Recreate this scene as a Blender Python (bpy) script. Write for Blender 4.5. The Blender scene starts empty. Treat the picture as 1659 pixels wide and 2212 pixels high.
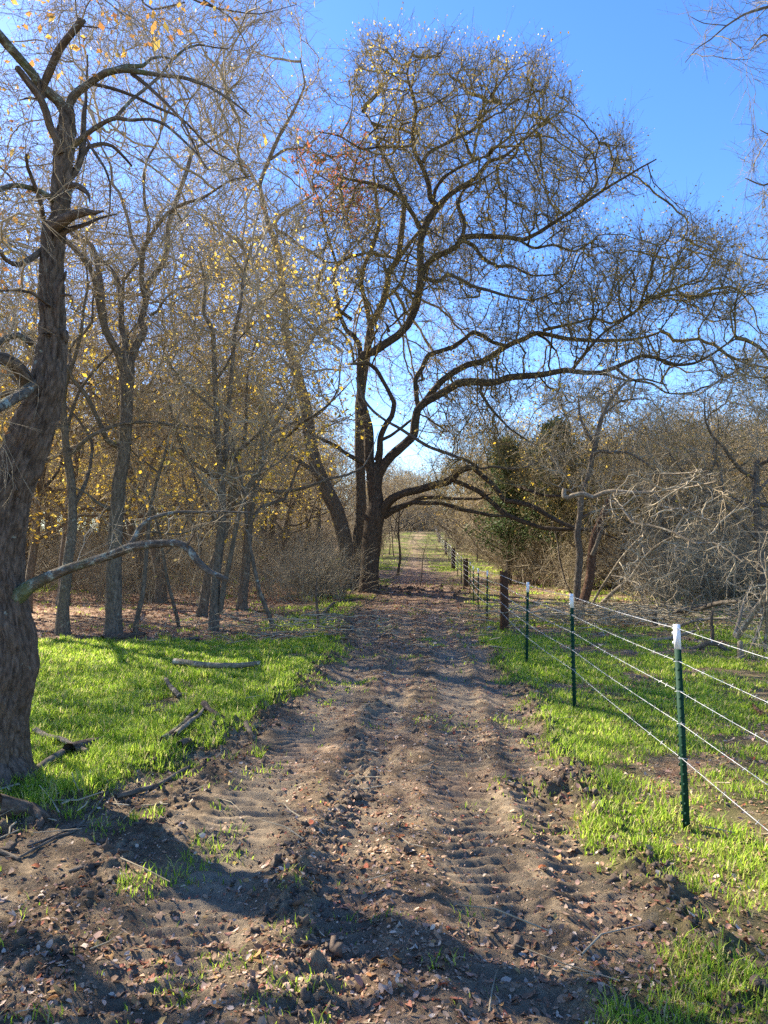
import bpy, math, time
import numpy as np
from mathutils import Vector

T0 = time.time()
R = math.radians
rng = np.random.default_rng(11)

# ------------------------------------------------------------------ camera
F = 1597.0                 # focal length in the units of the tracing grid (1659 wide, 2212 high)
PITCH = math.atan(89 / F)
CAMZ = 1.6
sc = bpy.context.scene
C = sc.collection
cam = bpy.data.objects.new("camera", bpy.data.cameras.new("camera"))
C.objects.link(cam)
cam.location = (0, 0, CAMZ)
cam.rotation_euler = (R(90) + PITCH, 0, 0)
cam.data.sensor_fit = 'VERTICAL'
cam.data.sensor_height = 36.0
cam.data.lens = 36.0 * F / 2212
cam.data.clip_start = 0.05
cam.data.clip_end = 5000
sc.camera = cam

# ------------------------------------------------------------------ light
SUN_AZ, SUN_EL = -52.0, 35.0
world = bpy.data.worlds.new("World")
sc.world = world
world.use_nodes = True
wn = world.node_tree
sky = wn.nodes.new("ShaderNodeTexSky")
sky.sky_type = 'NISHITA'
sky.sun_disc = False
sky.sun_elevation = R(SUN_EL)
sky.sun_rotation = R(SUN_AZ)
sky.air_density = 1.0
sky.dust_density = 0.25
sky.ozone_density = 3.0
sky.altitude = 200
hs = wn.nodes.new("ShaderNodeHueSaturation")      # the deep blue of a dry winter sky
hs.inputs["Saturation"].default_value = 1.25
hs.inputs["Hue"].default_value = 0.512
wn.links.new(sky.outputs[0], hs.inputs["Color"])
wn.links.new(hs.outputs[0], wn.nodes["Background"].inputs[0])
wn.nodes["Background"].inputs[1].default_value = 0.090
S = Vector((math.sin(R(SUN_AZ)) * math.cos(R(SUN_EL)), math.cos(R(SUN_AZ)) * math.cos(R(SUN_EL)), math.sin(R(SUN_EL))))
sun = bpy.data.objects.new("sun", bpy.data.lights.new("sun", 'SUN'))
C.objects.link(sun)
sun.rotation_euler = S.to_track_quat('Z', 'Y').to_euler()
sun.data.energy = 5.0
sun.data.angle = R(0.5)
sun.data.color = (1.0, 0.92, 0.78)
sc.view_settings.view_transform = 'Standard'
sc.view_settings.look = 'None'
sc.view_settings.gamma = 1.0
sc.view_settings.exposure = 2.08
sc.render.engine = 'CYCLES'
sc.cycles.max_bounces = 5
sc.cycles.diffuse_bounces = 3
sc.cycles.glossy_bounces = 1
sc.cycles.transmission_bounces = 3
sc.cycles.use_denoising = False
sc.cycles.sample_clamp_indirect = 6

# ------------------------------------------------------------------ small maths
def P(x, y, d):
    """grid point (x, y) at world distance d along +Y -> world position"""
    x, y, d = np.asarray(x, float), np.asarray(y, float), np.asarray(d, float)
    cx, cy = (x - 829.5) / F, (1106.0 - y) / F
    wy = math.cos(PITCH) - math.sin(PITCH) * cy
    wz = math.sin(PITCH) + math.cos(PITCH) * cy
    return np.stack([cx / wy * d, d + 0 * cx, CAMZ + wz / wy * d], -1)

def norm(v):
    return v / np.maximum(np.linalg.norm(v, axis=-1, keepdims=True), 1e-9)

def hsh(ix, iy, iz, seed):
    with np.errstate(over='ignore'):
        h = (ix.astype(np.uint32) * np.uint32(374761393) + iy.astype(np.uint32) * np.uint32(668265263)
             + iz.astype(np.uint32) * np.uint32(2147483647 - 12345) + np.uint32(seed * 974711 & 0xffffffff))
        h = (h ^ (h >> np.uint32(13))) * np.uint32(1274126177)
        h = (h ^ (h >> np.uint32(16))) * np.uint32(2246822519)
        h = h ^ (h >> np.uint32(15))
    return h.astype(np.float64) / 4294967295.0 * 2 - 1

def vnoise(x, y, z=None, seed=0):
    x = np.asarray(x, float); y = np.asarray(y, float)
    z = np.zeros_like(x) if z is None else np.asarray(z, float)
    fx, fy, fz = np.floor(x), np.floor(y), np.floor(z)
    ix, iy, iz = fx.astype(np.int64), fy.astype(np.int64), fz.astype(np.int64)
    tx, ty, tz = x - fx, y - fy, z - fz
    tx, ty, tz = tx * tx * (3 - 2 * tx), ty * ty * (3 - 2 * ty), tz * tz * (3 - 2 * tz)
    def h(a, b, c): return hsh(ix + a, iy + b, iz + c, seed)
    def plane(c):
        a = h(0, 0, c) * (1 - tx) + h(1, 0, c) * tx
        b = h(0, 1, c) * (1 - tx) + h(1, 1, c) * tx
        return a * (1 - ty) + b * ty
    p = plane(0)
    if not np.any(tz): return p
    return p * (1 - tz) + plane(1) * tz

def fbm(x, y, z=None, o=4, seed=0):
    s, a, t = 0, 1.0, 0
    for i in range(o):
        k = 2.03 ** i
        s = s + a * vnoise(x * k + 17.1 * i, y * k - 9.7 * i, None if z is None else z * k, seed + i)
        t += a; a *= 0.52
    return s / t

def sstep(a, b, x):
    t = np.clip((x - a) / (b - a), 0, 1)
    return t * t * (3 - 2 * t)

# ------------------------------------------------------------------ the lie of the land
PY = [0, 2.5, 3.2, 4.0, 4.7, 5.7, 7, 8.4, 10.9, 13.8, 18, 22, 28, 35, 45, 70, 120, 200]
PL = [-9, -6, -4.5, -2.5, -1.98, -1.64, -1.2, -1.08, -.75, -.7, -.9, -.7, -.1, .4, 1.2, 2.4, 4.9, 6]
PR = [.5, .8, 1.1, 1.25, 1.35, 1.5, 1.6, 1.75, 1.85, 2.1, 2.3, 2.6, 3.0, 3.0, 3.0, 3.8, 6.2, 11]
def path_edges(y): return np.interp(y, PY, PL), np.interp(y, PY, PR)
def rut_centre(y): return np.interp(y, [0, 5, 10, 20, 30, 70, 120], [.05, .15, .5, .95, 1.5, 3.1, 5.4])

def base_h(x, y):
    z = np.interp(y, [-50, 25, 33, 44, 70, 120, 160, 400, 3000], [0, 0, .25, .75, 1.6, 5.2, 5.8, 8, 8])
    z = z + .10 * fbm(x * .12 + 3, y * .12, o=3, seed=5) * sstep(3, 12, np.abs(x - .3) + .2 * y)
    return z

def path_mask(x, y):
    l, r = path_edges(y)
    n = .22 * fbm(x * 1.1, y * 1.1, o=4, seed=21) + .10 * fbm(x * 6, y * 6, o=3, seed=22)
    w = .12 + .01 * np.maximum(y, 0)
    m = sstep(-w, w, x - l + n) * sstep(-w, w * 2.2, r - x + n * 1.3)
    return m * (1 - sstep(118, 135, y))

def grass_mask(x, y):
    """0..1 how green the ground is"""
    p = path_mask(x, y)
    l, r = path_edges(y)
    left = sstep(4.0, 4.8, y) * (1 - sstep(12.3, 13.9, y + .8 * fbm(x * .6, y * .6, o=3, seed=31))) * (x < l + .3)
    right = (x > r - .4) * (.92 + .08 * sstep(5, 8, y)) * (1 - .5 * sstep(13, 16, y)) * (1 - .5 * sstep(20, 30, y))
    side = (x < l + .3) * sstep(-3.8, -1.9, x) * sstep(12, 14, y) * (1 - sstep(26, 32, y)) * .40
    patches = .55 * sstep(.05, .3, fbm(x * .3 + 9, y * .15, o=3, seed=33)) * (y > 24)
    farg = (1 - sstep(4, 9, np.abs(x - rut_centre(y)))) * sstep(38, 45, y) * .9
    g = np.maximum.reduce([left, right, side, patches, farg])
    n = fbm(x * .9, y * .9, o=4, seed=34)
    return np.clip(g * (1 - p) * (.70 + 1.2 * n + .25 * left), 0, 1)

def rut_mask(x, y):
    u = x - rut_centre(y) - .10 * fbm(y * .35, y * 0 + 3, o=2, seed=42); m = 0
    for c, w in ((-.95, .24), (-.30, .17), (.42, .22), (.92, .20)): m = m + np.exp(-((u - c) / w) ** 4)
    return np.clip(m * (.75 + .8 * fbm(x * 1.2, y * .5, o=3, seed=58)), 0, 1) * path_mask(x, y)

def micro_h(x, y):
    """ruts, tread bars, clods and banks of the track"""
    p = path_mask(x, y)
    l, r = path_edges(y)
    u = x - rut_centre(y)
    fade = 1 - .7 * sstep(12, 35, y)
    h = .012 * fbm(x * 1.8, y * 1.8, o=5, seed=40) + .016 * fbm(x * 13, y * 13, o=4, seed=41) * (1 - sstep(12, 25, y))
    wob = .10 * fbm(y * .35, y * 0 + 3, o=2, seed=42)
    rut = 0
    bars = 0
    for c, w, s in ((-.95, .24, 1), (-.30, .17, 2), (.42, .22, 3), (.92, .20, 4)):
        q = (u - c - wob) / w
        g = np.exp(-q ** 4)
        rut = rut - .030 * g + .017 * np.exp(-((np.abs(q) - 1.35) / .35) ** 2)
        n = .5 + .5 * fbm(x * .8 + s * 5, y * .5, o=2, seed=43 + s)
        ph = y / .115 + .35 * np.abs(q) + .9 * fbm(x * 3, y * 2, o=2, seed=48)
        bars = bars + .014 * g * (.5 + .5 * n) * np.tanh(3 * np.sin(2 * math.pi * ph)) * (1 - sstep(9, 16, y))
    h = h + p * fade * (rut + bars)
    clod = np.abs(fbm(x * 11, y * 11, o=4, seed=50))
    ridge = np.exp(-((u + .42 + .12 * np.sin(y * 2)) / .10) ** 2) * sstep(.05, .3, fbm(x * .5, y * .7, o=2, seed=51) + .25) * (y < 9)
    ridge2 = np.exp(-((u - 1.22 - wob) / .12) ** 2) * (y < 12)
    ridge3 = np.exp(-((u + 1.5) / .14) ** 2) * (y < 9) * .8
    mound = np.exp(-(((x - 1.12) / .20) ** 2 + ((y - 5.15) / .2) ** 2)) * 1.5
    bank = np.exp(-((x - l + .02) / .16) ** 2) * sstep(3.5, 4.5, y) * (1 - sstep(14, 18, y))
    bank2 = np.exp(-((x - r) / .18) ** 2) * .25
    k = ridge + ridge2 + ridge3 + 1.3 * bank + bank2 + mound
    far_cl = np.exp(-(((x - 1.3) / 2.1) ** 4 + ((y - 30.0) / 2.4) ** 2)) * 3.2
    h = h + k * (.014 + .095 * clod) * fade + far_cl * (.01 + .06 * np.abs(fbm(x * 2.2, y * 2.2, o=4, seed=52)))
    h = h + (1 - p) * .02 * fbm(x * 4, y * 4, o=3, seed=53)
    h = h + .045 * (1 - p) * (x < l) * sstep(4, 5, y)
    return h

def H(x, y):
    x, y = np.asarray(x, float), np.asarray(y, float)
    near = (np.abs(x) < 30) & (y > -5) & (y < 200)
    return base_h(x, y) + np.where(near, micro_h(x, y), 0)

# ------------------------------------------------------------------ materials
def mat(name):
    m = bpy.data.materials.new(name); m.use_nodes = True
    nt = m.node_tree
    return m, nt, nt.nodes, nt.links, nt.nodes["Principled BSDF"]

def ramp(N, stops, interp='LINEAR'):
    r = N.new("ShaderNodeValToRGB"); e = r.color_ramp.elements
    r.color_ramp.interpolation = interp
    while len(e) < len(stops): e.new(.5)
    for k, (p, c) in enumerate(stops): e[k].position = p; e[k].color = (*c, 1)
    return r

def noise(N, L, vec, scale, detail=5, rough=.6, dist=0):
    n = N.new("ShaderNodeTexNoise"); n.inputs["Scale"].default_value = scale
    n.inputs["Detail"].default_value = detail; n.inputs["Roughness"].default_value = rough
    n.inputs["Distortion"].default_value = dist
    if vec is not None: L.new(vec, n.inputs["Vector"])
    return n

def mixc(N, L, fac, a, b, mode='MIX'):
    m = N.new("ShaderNodeMix"); m.data_type = 'RGBA'; m.blend_type = mode
    for s, v in ((0, fac), (6, a), (7, b)):
        if isinstance(v, (float, int)): m.inputs[s].default_value = v
        elif isinstance(v, tuple): m.inputs[s].default_value = (*v, 1)
        else: L.new(v, m.inputs[s])
    return m.outputs[2]

def bark_mat(name, dark, light, lichen, lich_amt=.5, scale=1.0, bump=.5, moss=None):
    m, nt, N, L, B = mat(name)
    a = N.new("ShaderNodeAttribute"); a.attribute_name = "bark"
    mp = N.new("ShaderNodeMapping"); mp.inputs["Scale"].default_value = (1, 1, .33)
    L.new(a.outputs["Vector"], mp.inputs[0])
    n1 = noise(N, L, mp.outputs[0], 38 * scale, 6, .65, .6)
    v = N.new("ShaderNodeTexVoronoi"); v.feature = 'DISTANCE_TO_EDGE'; v.inputs["Scale"].default_value = 26 * scale
    wv = N.new("ShaderNodeMix"); wv.data_type = 'VECTOR'; wv.inputs[0].default_value = .04
    L.new(mp.outputs[0], wv.inputs[4]); L.new(n1.outputs["Color"], wv.inputs[5]); L.new(wv.outputs[1], v.inputs["Vector"])
    r = ramp(N, [(0.3, dark), (.72, light)])
    L.new(n1.outputs[0], r.inputs[0])
    crack = ramp(N, [(0.0, (.68, .68, .68)), (.12, (1, 1, 1))])
    L.new(v.outputs["Distance"], crack.inputs[0])
    col = mixc(N, L, 1.0, r.outputs[0], crack.outputs[0], 'MULTIPLY')
    n2 = noise(N, L, a.outputs["Vector"], 9 * scale, 6, .75)
    lr = ramp(N, [(.66 - .22 * lich_amt, (0, 0, 0)), (.72 - .18 * lich_amt, (1, 1, 1))])
    L.new(n2.outputs[0], lr.inputs[0])
    col = mixc(N, L, lr.outputs[0], col, lichen)
    if moss:
        n3 = noise(N, L, a.outputs["Vector"], 2.3, 4, .6)
        mr = ramp(N, [(.56, (0, 0, 0)), (.68, (.7, .7, .7))]); L.new(n3.outputs[0], mr.inputs[0])
        col = mixc(N, L, mr.outputs[0], col, moss)
    L.new(col, B.inputs["Base Color"]); B.inputs["Roughness"].default_value = .95
    B.inputs["Specular IOR Level"].default_value = .07
    mm = N.new("ShaderNodeMath"); mm.operation = 'ADD'
    L.new(n1.outputs[0], mm.inputs[0])
    mn = N.new("ShaderNodeMath"); mn.operation = 'MINIMUM'; mn.inputs[1].default_value = .25
    L.new(v.outputs["Distance"], mn.inputs[0]); L.new(mn.outputs[0], mm.inputs[1])
    b = N.new("ShaderNodeBump"); b.inputs["Strength"].default_value = bump; b.inputs["Distance"].default_value = .02
    L.new(mm.outputs[0], b.inputs["Height"]); L.new(b.outputs[0], B.inputs["Normal"])
    return m

def twig_mat(name, c1, c2):
    m, nt, N, L, B = mat(name)
    g = N.new("ShaderNodeNewGeometry")
    n = noise(N, L, g.outputs["Position"], 1.3, 3, .6)
    r = ramp(N, [(.35, c1), (.65, c2)]); L.new(n.outputs[0], r.inputs[0])
    L.new(r.outputs[0], B.inputs["Base Color"]); B.inputs["Roughness"].default_value = .85
    B.inputs["Specular IOR Level"].default_value = .06
    return m

def leaf_mat(name, stops, trans=.5, rough=.6):
    m, nt, N, L, B = mat(name)
    g = N.new("ShaderNodeNewGeometry")
    r = ramp(N, stops); L.new(g.outputs["Random Per Island"], r.inputs[0])
    L.new(r.outputs[0], B.inputs["Base Color"]); B.inputs["Roughness"].default_value = rough; B.inputs["Specular IOR Level"].default_value = .08
    t = N.new("ShaderNodeBsdfTranslucent"); L.new(r.outputs[0], t.inputs[0])
    mx = N.new("ShaderNodeMixShader"); mx.inputs[0].default_value = trans
    L.new(B.outputs[0], mx.inputs[1]); L.new(t.outputs[0], mx.inputs[2])
    L.new(mx.outputs[0], N["Material Output"].inputs[0])
    return m

M = {}
M['bark_oak'] = bark_mat("oak_bark", (.045, .033, .024), (.20, .15, .11), (.28, .29, .23), .10, 1.0, .7)
M['bark_lichen'] = bark_mat("lichen_bark", (.055, .045, .034), (.20, .165, .125), (.30, .34, .29), .50, 1.3, .6, moss=(.10, .13, .045))
M['bark_far'] = bark_mat("grey_bark", (.065, .052, .038), (.22, .18, .135), (.28, .28, .22), .25, .7, .6)
M['bark_big'] = bark_mat("big_oak_bark", (.032, .024, .017), (.155, .118, .085), (.24, .23, .18), .1, .55, .7)
M['bark_pale'] = bark_mat("dead_pale_bark", (.13, .10, .07), (.36, .29, .20), (.46, .43, .34), .5, 1.2, .5)
M['bark_red'] = bark_mat("weathered_red_wood", (.04, .025, .017), (.19, .105, .065), (.24, .19, .14), .35, 1.6, .8)
M['cedar'] = bark_mat("cedar_post_wood", (.035, .020, .013), (.17, .085, .050), (.20, .15, .11), .25, 1.8, .9)
M['twig'] = twig_mat("twig_brown", (.21, .168, .105), (.46, .375, .255))
M['twig_dark'] = twig_mat("twig_dark", (.070, .055, .026), (.26, .205, .095))
M['twig_pale'] = twig_mat("twig_pale", (.26, .20, .125), (.46, .38, .26))
M['twig_tan'] = twig_mat("twig_tan", (.21, .17, .11), (.43, .36, .245))
M['leaf_yellow'] = leaf_mat("yellow_leaves", [(0, (.85, .62, .08)), (.35, (.78, .50, .05)), (.6, (.56, .48, .12)), (.8, (.48, .28, .06)), (1, (.80, .66, .14))], .6)
M['leaf_orange'] = leaf_mat("orange_leaves", [(0, (.42, .17, .06)), (.4, (.55, .34, .07)), (.7, (.26, .11, .05)), (1, (.60, .46, .10))], .5)
M['leaf_dull'] = leaf_mat("dull_leaves", [(0, (.20, .15, .05)), (.45, (.38, .24, .08)), (.75, (.22, .20, .06)), (1, (.58, .38, .12))], .4)
M['leaf_red'] = leaf_mat("red_leaves", [(0, (.55, .17, .09)), (1, (.36, .12, .06))], .5)
M['leaf_cedar'] = leaf_mat("juniper_green", [(0, (.035, .065, .022)), (.7, (.07, .11, .035)), (1, (.16, .14, .05))], .25)
M['grass'] = leaf_mat("grass_blades", [(0, (.18, .31, .025)), (.4, (.32, .46, .04)), (.72, (.46, .56, .07)), (.84, (.52, .52, .14)), (1, (.62, .50, .28))], .6, .5)
M['litter'] = leaf_mat("fallen_leaf_litter", [(0, (.26, .16, .095)), (.25, (.42, .28, .18)), (.42, (.20, .105, .06)), (.60, (.34, .20, .12)), (.70, (.66, .52, .38)), (.93, (.34, .085, .04)), (1, (.46, .32, .12))], .18, .75)

def soil_mat():
    m, nt, N, L, B = mat("soil")
    g = N.new("ShaderNodeNewGeometry"); pos = g.outputs["Position"]
    a = N.new("ShaderNodeAttribute"); a.attribute_name = "ground"
    sep = N.new("ShaderNodeSeparateColor"); L.new(a.outputs["Color"], sep.inputs[0])
    n1 = noise(N, L, pos, 3.0, 6, .65); n2 = noise(N, L, pos, 45, 5, .7); n3 = noise(N, L, pos, .7, 4, .6)
    d = ramp(N, [(.32, (.095, .069, .045)), (.50, (.20, .148, .096)), (.68, (.36, .275, .18))]); L.new(n1.outputs[0], d.inputs[0])
    d2 = ramp(N, [(.3, (.50, .48, .46)), (.5, (1.0, .98, .94)), (.7, (1.35, 1.3, 1.2))]); L.new(n2.outputs[0], d2.inputs[0])
    dirt = mixc(N, L, 1.0, d.outputs[0], d2.outputs[0], 'MULTIPLY')
    v = N.new("ShaderNodeTexVoronoi"); v.inputs["Scale"].default_value = 17; L.new(pos, v.inputs["Vector"])
    lr = ramp(N, [(0, (.13, .075, .045)), (.4, (.33, .21, .14)), (.7, (.21, .115, .07)), (1, (.48, .35, .25))])
    sc_ = N.new("ShaderNodeSeparateColor"); L.new(v.outputs["Color"], sc_.inputs[0]); L.new(sc_.outputs[0], lr.inputs[0])
    pk = N.new("ShaderNodeMath"); pk.operation = 'MULTIPLY'; pk.inputs[1].default_value = .55; L.new(sep.outputs[0], pk.inputs[0])
    dirt = mixc(N, L, pk.outputs[0], dirt, (.33, .265, .185))      # dry, packed wheel strips
    c = mixc(N, L, sep.outputs[2], dirt, lr.outputs[0])
    gr = ramp(N, [(.3, (.06, .075, .016)), (.7, (.13, .15, .035))]); L.new(n2.outputs[0], gr.inputs[0])
    c = mixc(N, L, sep.outputs[1], c, gr.outputs[0])
    L.new(c, B.inputs["Base Color"]); B.inputs["Roughness"].default_value = .95; B.inputs["Specular IOR Level"].default_value = .05
    n4 = noise(N, L, pos, 34, 10, .86)
    b = N.new("ShaderNodeBump"); b.inputs["Strength"].default_value = .9; b.inputs["Distance"].default_value = .03
    L.new(n4.outputs[0], b.inputs["Height"]); L.new(b.outputs[0], B.inputs["Normal"])
    return m
M['soil'] = soil_mat()

def flat_mat(name, col, rough=.6, metal=0, var=.25, scale=30):
    m, nt, N, L, B = mat(name)
    g = N.new("ShaderNodeNewGeometry")
    n = noise(N, L, g.outputs["Position"], scale, 4, .6)
    r = ramp(N, [(.3, tuple(c * (1 - var) for c in col)), (.7, col)]); L.new(n.outputs[0], r.inputs[0])
    L.new(r.outputs[0], B.inputs["Base Color"]); B.inputs["Roughness"].default_value = rough; B.inputs["Metallic"].default_value = metal
    return m
M['post_green'] = flat_mat("green_paint", (.008, .042, .022), .7)
M['post_green'].node_tree.nodes['Principled BSDF'].inputs['Specular IOR Level'].default_value = .15
M['post_white'] = flat_mat("white_paint", (.80, .80, .78), .5, 0, .08)
M['wire'] = flat_mat("galvanised_wire", (.55, .55, .55), .45, .4, .1)
M['wood_raw'] = flat_mat("broken_wood", (.42, .24, .13), .8, 0, .5, 60)
M['clod'] = flat_mat("dark_clod_soil", (.13, .090, .060), .97, 0, .5, 50)

# ------------------------------------------------------------------ mesh helpers
def mesh(name, V, Fs, m, smooth=True, attr=None):
    V = np.ascontiguousarray(V, np.float32)
    if not isinstance(Fs, list): Fs = [Fs]
    Fs = [f for f in Fs if len(f)]
    me = bpy.data.meshes.new(name)
    me.vertices.add(len(V)); me.vertices.foreach_set("co", V.ravel())
    tot = np.concatenate([np.full(len(f), f.shape[1], np.int32) for f in Fs])
    idx = np.concatenate([f.ravel() for f in Fs]).astype(np.int32)
    me.loops.add(len(idx)); me.loops.foreach_set("vertex_index", idx)
    me.polygons.add(len(tot))
    me.polygons.foreach_set("loop_start", (np.cumsum(tot) - tot).astype(np.int32))
    if smooth: me.polygons.foreach_set("use_smooth", np.ones(len(tot), bool))
    me.update(calc_edges=True)
    for k, v in (attr or {}).items():
        v = np.asarray(v, np.float32)
        if v.shape[1] == 4:
            a = me.color_attributes.new(k, 'FLOAT_COLOR', 'POINT'); a.data.foreach_set("color", v.ravel())
        else:
            a = me.attributes.new(k, 'FLOAT_VECTOR', 'POINT'); a.data.foreach_set("vector", v.ravel())
    me.materials.append(m)
    return me

def link(name, me, parent=None):
    o = bpy.data.objects.new(name, me); C.objects.link(o)
    if parent is not None: o.parent = parent
    return o

def tag(o, label=None, cat=None, group=None, kind=None):
    if label: o['label'] = label
    if cat: o['category'] = cat
    if group: o['group'] = group
    if kind: o['kind'] = kind
    return o

def thing(name, loc, label, cat, group=None, rz=0, s=1.0):
    o = bpy.data.objects.new(name, None); C.objects.link(o)
    o.empty_display_size = .2
    o.location = loc; o.rotation_euler = (0, 0, rz); o.scale = (s, s, s) if not isinstance(s, tuple) else s
    return tag(o, label, cat, group)

class Acc:
    """collects pieces of one mesh"""
    def __init__(self): self.V, self.F, self.B, self.n = [], {}, [], 0
    def add(self, V, Fs, B=None):
        if len(V) == 0: return
        for f in (Fs if isinstance(Fs, list) else [Fs]):
            if len(f): self.F.setdefault(f.shape[1], []).append(f + self.n)
        self.V.append(V); self.B.append(V if B is None else B); self.n += len(V)
    def mesh(self, name, m, off=None, smooth=True):
        V = np.concatenate(self.V)
        if off is not None: V = V - np.asarray(off)
        return mesh(name, V, [np.concatenate(f) for f in self.F.values()], m, smooth, {'bark': np.concatenate(self.B)})

def frusta(p0, p1, r0, r1, k=3):
    n = len(p0)
    if n == 0: return np.zeros((0, 3)), np.zeros((0, 4), int)
    a = norm(p1 - p0)
    ref = np.where(np.abs(a[:, 2:3]) < .85, np.array([[0, 0, 1.]]), np.array([[1., 0, 0]]))
    u = norm(np.cross(a, ref)); v = np.cross(a, u)
    th = np.arange(k) * 2 * math.pi / k
    ring = np.cos(th)[None, :, None] * u[:, None, :] + np.sin(th)[None, :, None] * v[:, None, :]
    e = a * np.minimum(r0, .3 * np.linalg.norm(p1 - p0, axis=1))[:, None] * .5
    V = np.concatenate([(p0 - e)[:, None] + ring * r0[:, None, None], (p1 + e)[:, None] + ring * r1[:, None, None]], 1)
    i = np.arange(k); j = (i + 1) % k
    f = np.stack([i, j, j + k, i + k], 1)
    Fa = (np.arange(n)[:, None, None] * 2 * k + f[None]).reshape(-1, 4)
    return V.reshape(-1, 3), Fa

def catmull(pts, step):
    """resample rows (x,y,z,r) along a Catmull-Rom curve"""
    p = np.asarray(pts, float)
    if len(p) == 2: p = np.stack([p[0], (p[0] + p[1]) / 2, p[1]])
    q = np.concatenate([[2 * p[0] - p[1]], p, [2 * p[-1] - p[-2]]])
    out = []
    for i in range(1, len(q) - 2):
        L = np.linalg.norm(q[i + 1, :3] - q[i, :3]); n = max(2, int(L / step))
        t = (np.arange(n) / n)[:, None]
        a, b, c, d = q[i - 1], q[i], q[i + 1], q[i + 2]
        cr = .5 * ((2 * b) + (-a + c) * t + (2 * a - 5 * b + 4 * c - d) * t ** 2 + (-a + 3 * b - 3 * c + d) * t ** 3)
        out.append(cr * .62 + (b + (c - b) * t) * .38)
    out.append(p[-1:])
    o = np.concatenate(out); o[:, 3] = np.maximum(o[:, 3], p[:, 3].min() * .8)
    return o

def tube(c, k=10, rough=.12, disp=None, jag=0, seed=0, squash=0):
    """tube along rows (x,y,z,r); bark coords in metres; rough: lumpy radius; disp(bark)-> metres"""
    p, r = c[:, :3], c[:, 3]; n = len(p)
    t = norm(np.gradient(p, axis=0))
    u = np.zeros((n, 3)); ref = np.array([1., 0, 0]) if abs(t[0, 0]) < .8 else np.array([0, 1., 0])
    u[0] = norm(np.cross(t[0], ref))
    for i in range(1, n):
        w = u[i - 1] - t[i] * (u[i - 1] @ t[i]); u[i] = w / max(np.linalg.norm(w), 1e-9)
    v = np.cross(t, u)
    th = np.arange(k) * 2 * math.pi / k
    s = np.concatenate([[0], np.cumsum(np.linalg.norm(np.diff(p, axis=0), axis=1))])
    rr = r[:, None] * np.ones(k)
    cs, sn = np.cos(th)[None], np.sin(th)[None]
    B = np.stack([cs * rr, sn * rr, np.broadcast_to(s[:, None], rr.shape) + 0 * rr], -1) + seed * 1.37
    R0 = r.max()
    if rough:
        rr = rr * (1 + rough * fbm(cs * 1.3 + seed, sn * 1.3 + 5, s[:, None] / max(R0 * 3.2, .04) + 0 * rr, o=3, seed=seed + 3))
    if disp is not None: rr = rr + disp(B)
    V = p[:, None] + rr[..., None] * (cs[..., None] * u[:, None] + sn[..., None] * v[:, None])
    if jag:
        jj = jag * r[-1] * (hsh(np.arange(k), np.arange(k) * 0, np.arange(k) * 0, seed + 9))
        V[-1] += t[-1] * jj[:, None]
    i = np.arange(k); j = (i + 1) % k
    f = np.stack([i, j, j + k, i + k], 1)
    Fq = (np.arange(n - 1)[:, None, None] * k + f[None]).reshape(-1, 4)
    V = V.reshape(-1, 3)
    tip = p[-1] + t[-1] * (r[-1] * (.6 if not jag else -.3))
    V = np.concatenate([V, tip[None]]); b = (n - 1) * k
    Ft = np.stack([b + i, b + j, np.full(k, n * k)], 1)
    Bf = np.concatenate([B.reshape(-1, 3), B[-1].mean(0)[None]])
    return V, [Fq, Ft], Bf

def nsides(r): return 20 if r > .2 else 14 if r > .08 else 9 if r > .03 else 6 if r > .012 else 4

# ------------------------------------------------------------------ tracing
OFF = {'A': (0, 0), 'B': (1000, 0), 'C': (2024, 0), 'D': (0, 1300), 'E': (1000, 1300), 'F': (2024, 1300)}
def spec(s):
    """'E745,1690,110 770,1400 F0,290,40' -> rows (x, y, w) on the tracing grid"""
    out, key = [], 'A'
    for tok in s.split():
        if tok[0].isalpha(): key, tok = tok[0], tok[1:]
        v = [float(q) for q in tok.split(',')]
        if key == 'Z': x, y, sc_ = v[0], v[1], 1.0
        else: x, y, sc_ = (OFF[key][0] + v[0] / 1.659) / 1.8228, (OFF[key][1] + v[1] / 1.659) / 1.8228, 1 / 3.024
        out.append([x, y, v[2] * sc_ if len(v) > 2 else np.nan])
    o = np.array(out); i = np.arange(len(o)); g = ~np.isnan(o[:, 2])
    o[:, 2] = np.interp(i, i[g], o[g, 2])
    return o

def limb(s, d0, d1=None, step=None, wob=.0):
    o = spec(s); d1 = d0 if d1 is None else d1
    L = np.concatenate([[0], np.cumsum(np.hypot(np.diff(o[:, 0]), np.diff(o[:, 1])))]); L = L / L[-1]
    d = d0 + (d1 - d0) * L
    p = P(o[:, 0], o[:, 1], d)
    rows = np.concatenate([p, (o[:, 2] * d / F / 2)[:, None]], 1)
    st = step or max(.05, rows[:, 3].max() * .8)
    c = catmull(rows, st)
    if wob:
        k = 1 / max(.3, rows[:, 3].max() * 6); s_ = np.arange(len(c)) * st * k
        sd = int(o[0, 0] * 7) % 991
        w = np.stack([fbm(s_, s_ * 0 + q, o=3, seed=sd + q) for q in range(3)], 1)
        c[:, :3] += w * wob * np.minimum(1, np.arange(len(c)) / 4)[:, None]
    return c

# ------------------------------------------------------------------ crowns
def in_poly(x, y, poly):
    ins = np.zeros(len(x), bool); n = len(poly)
    for i in range(n):
        x0, y0 = poly[i]; x1, y1 = poly[(i + 1) % n]
        c = ((y0 > y) != (y1 > y)) & (x < (x1 - x0) * (y - y0) / ((y1 - y0) or 1e-9) + x0)
        ins ^= c
    return ins

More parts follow.
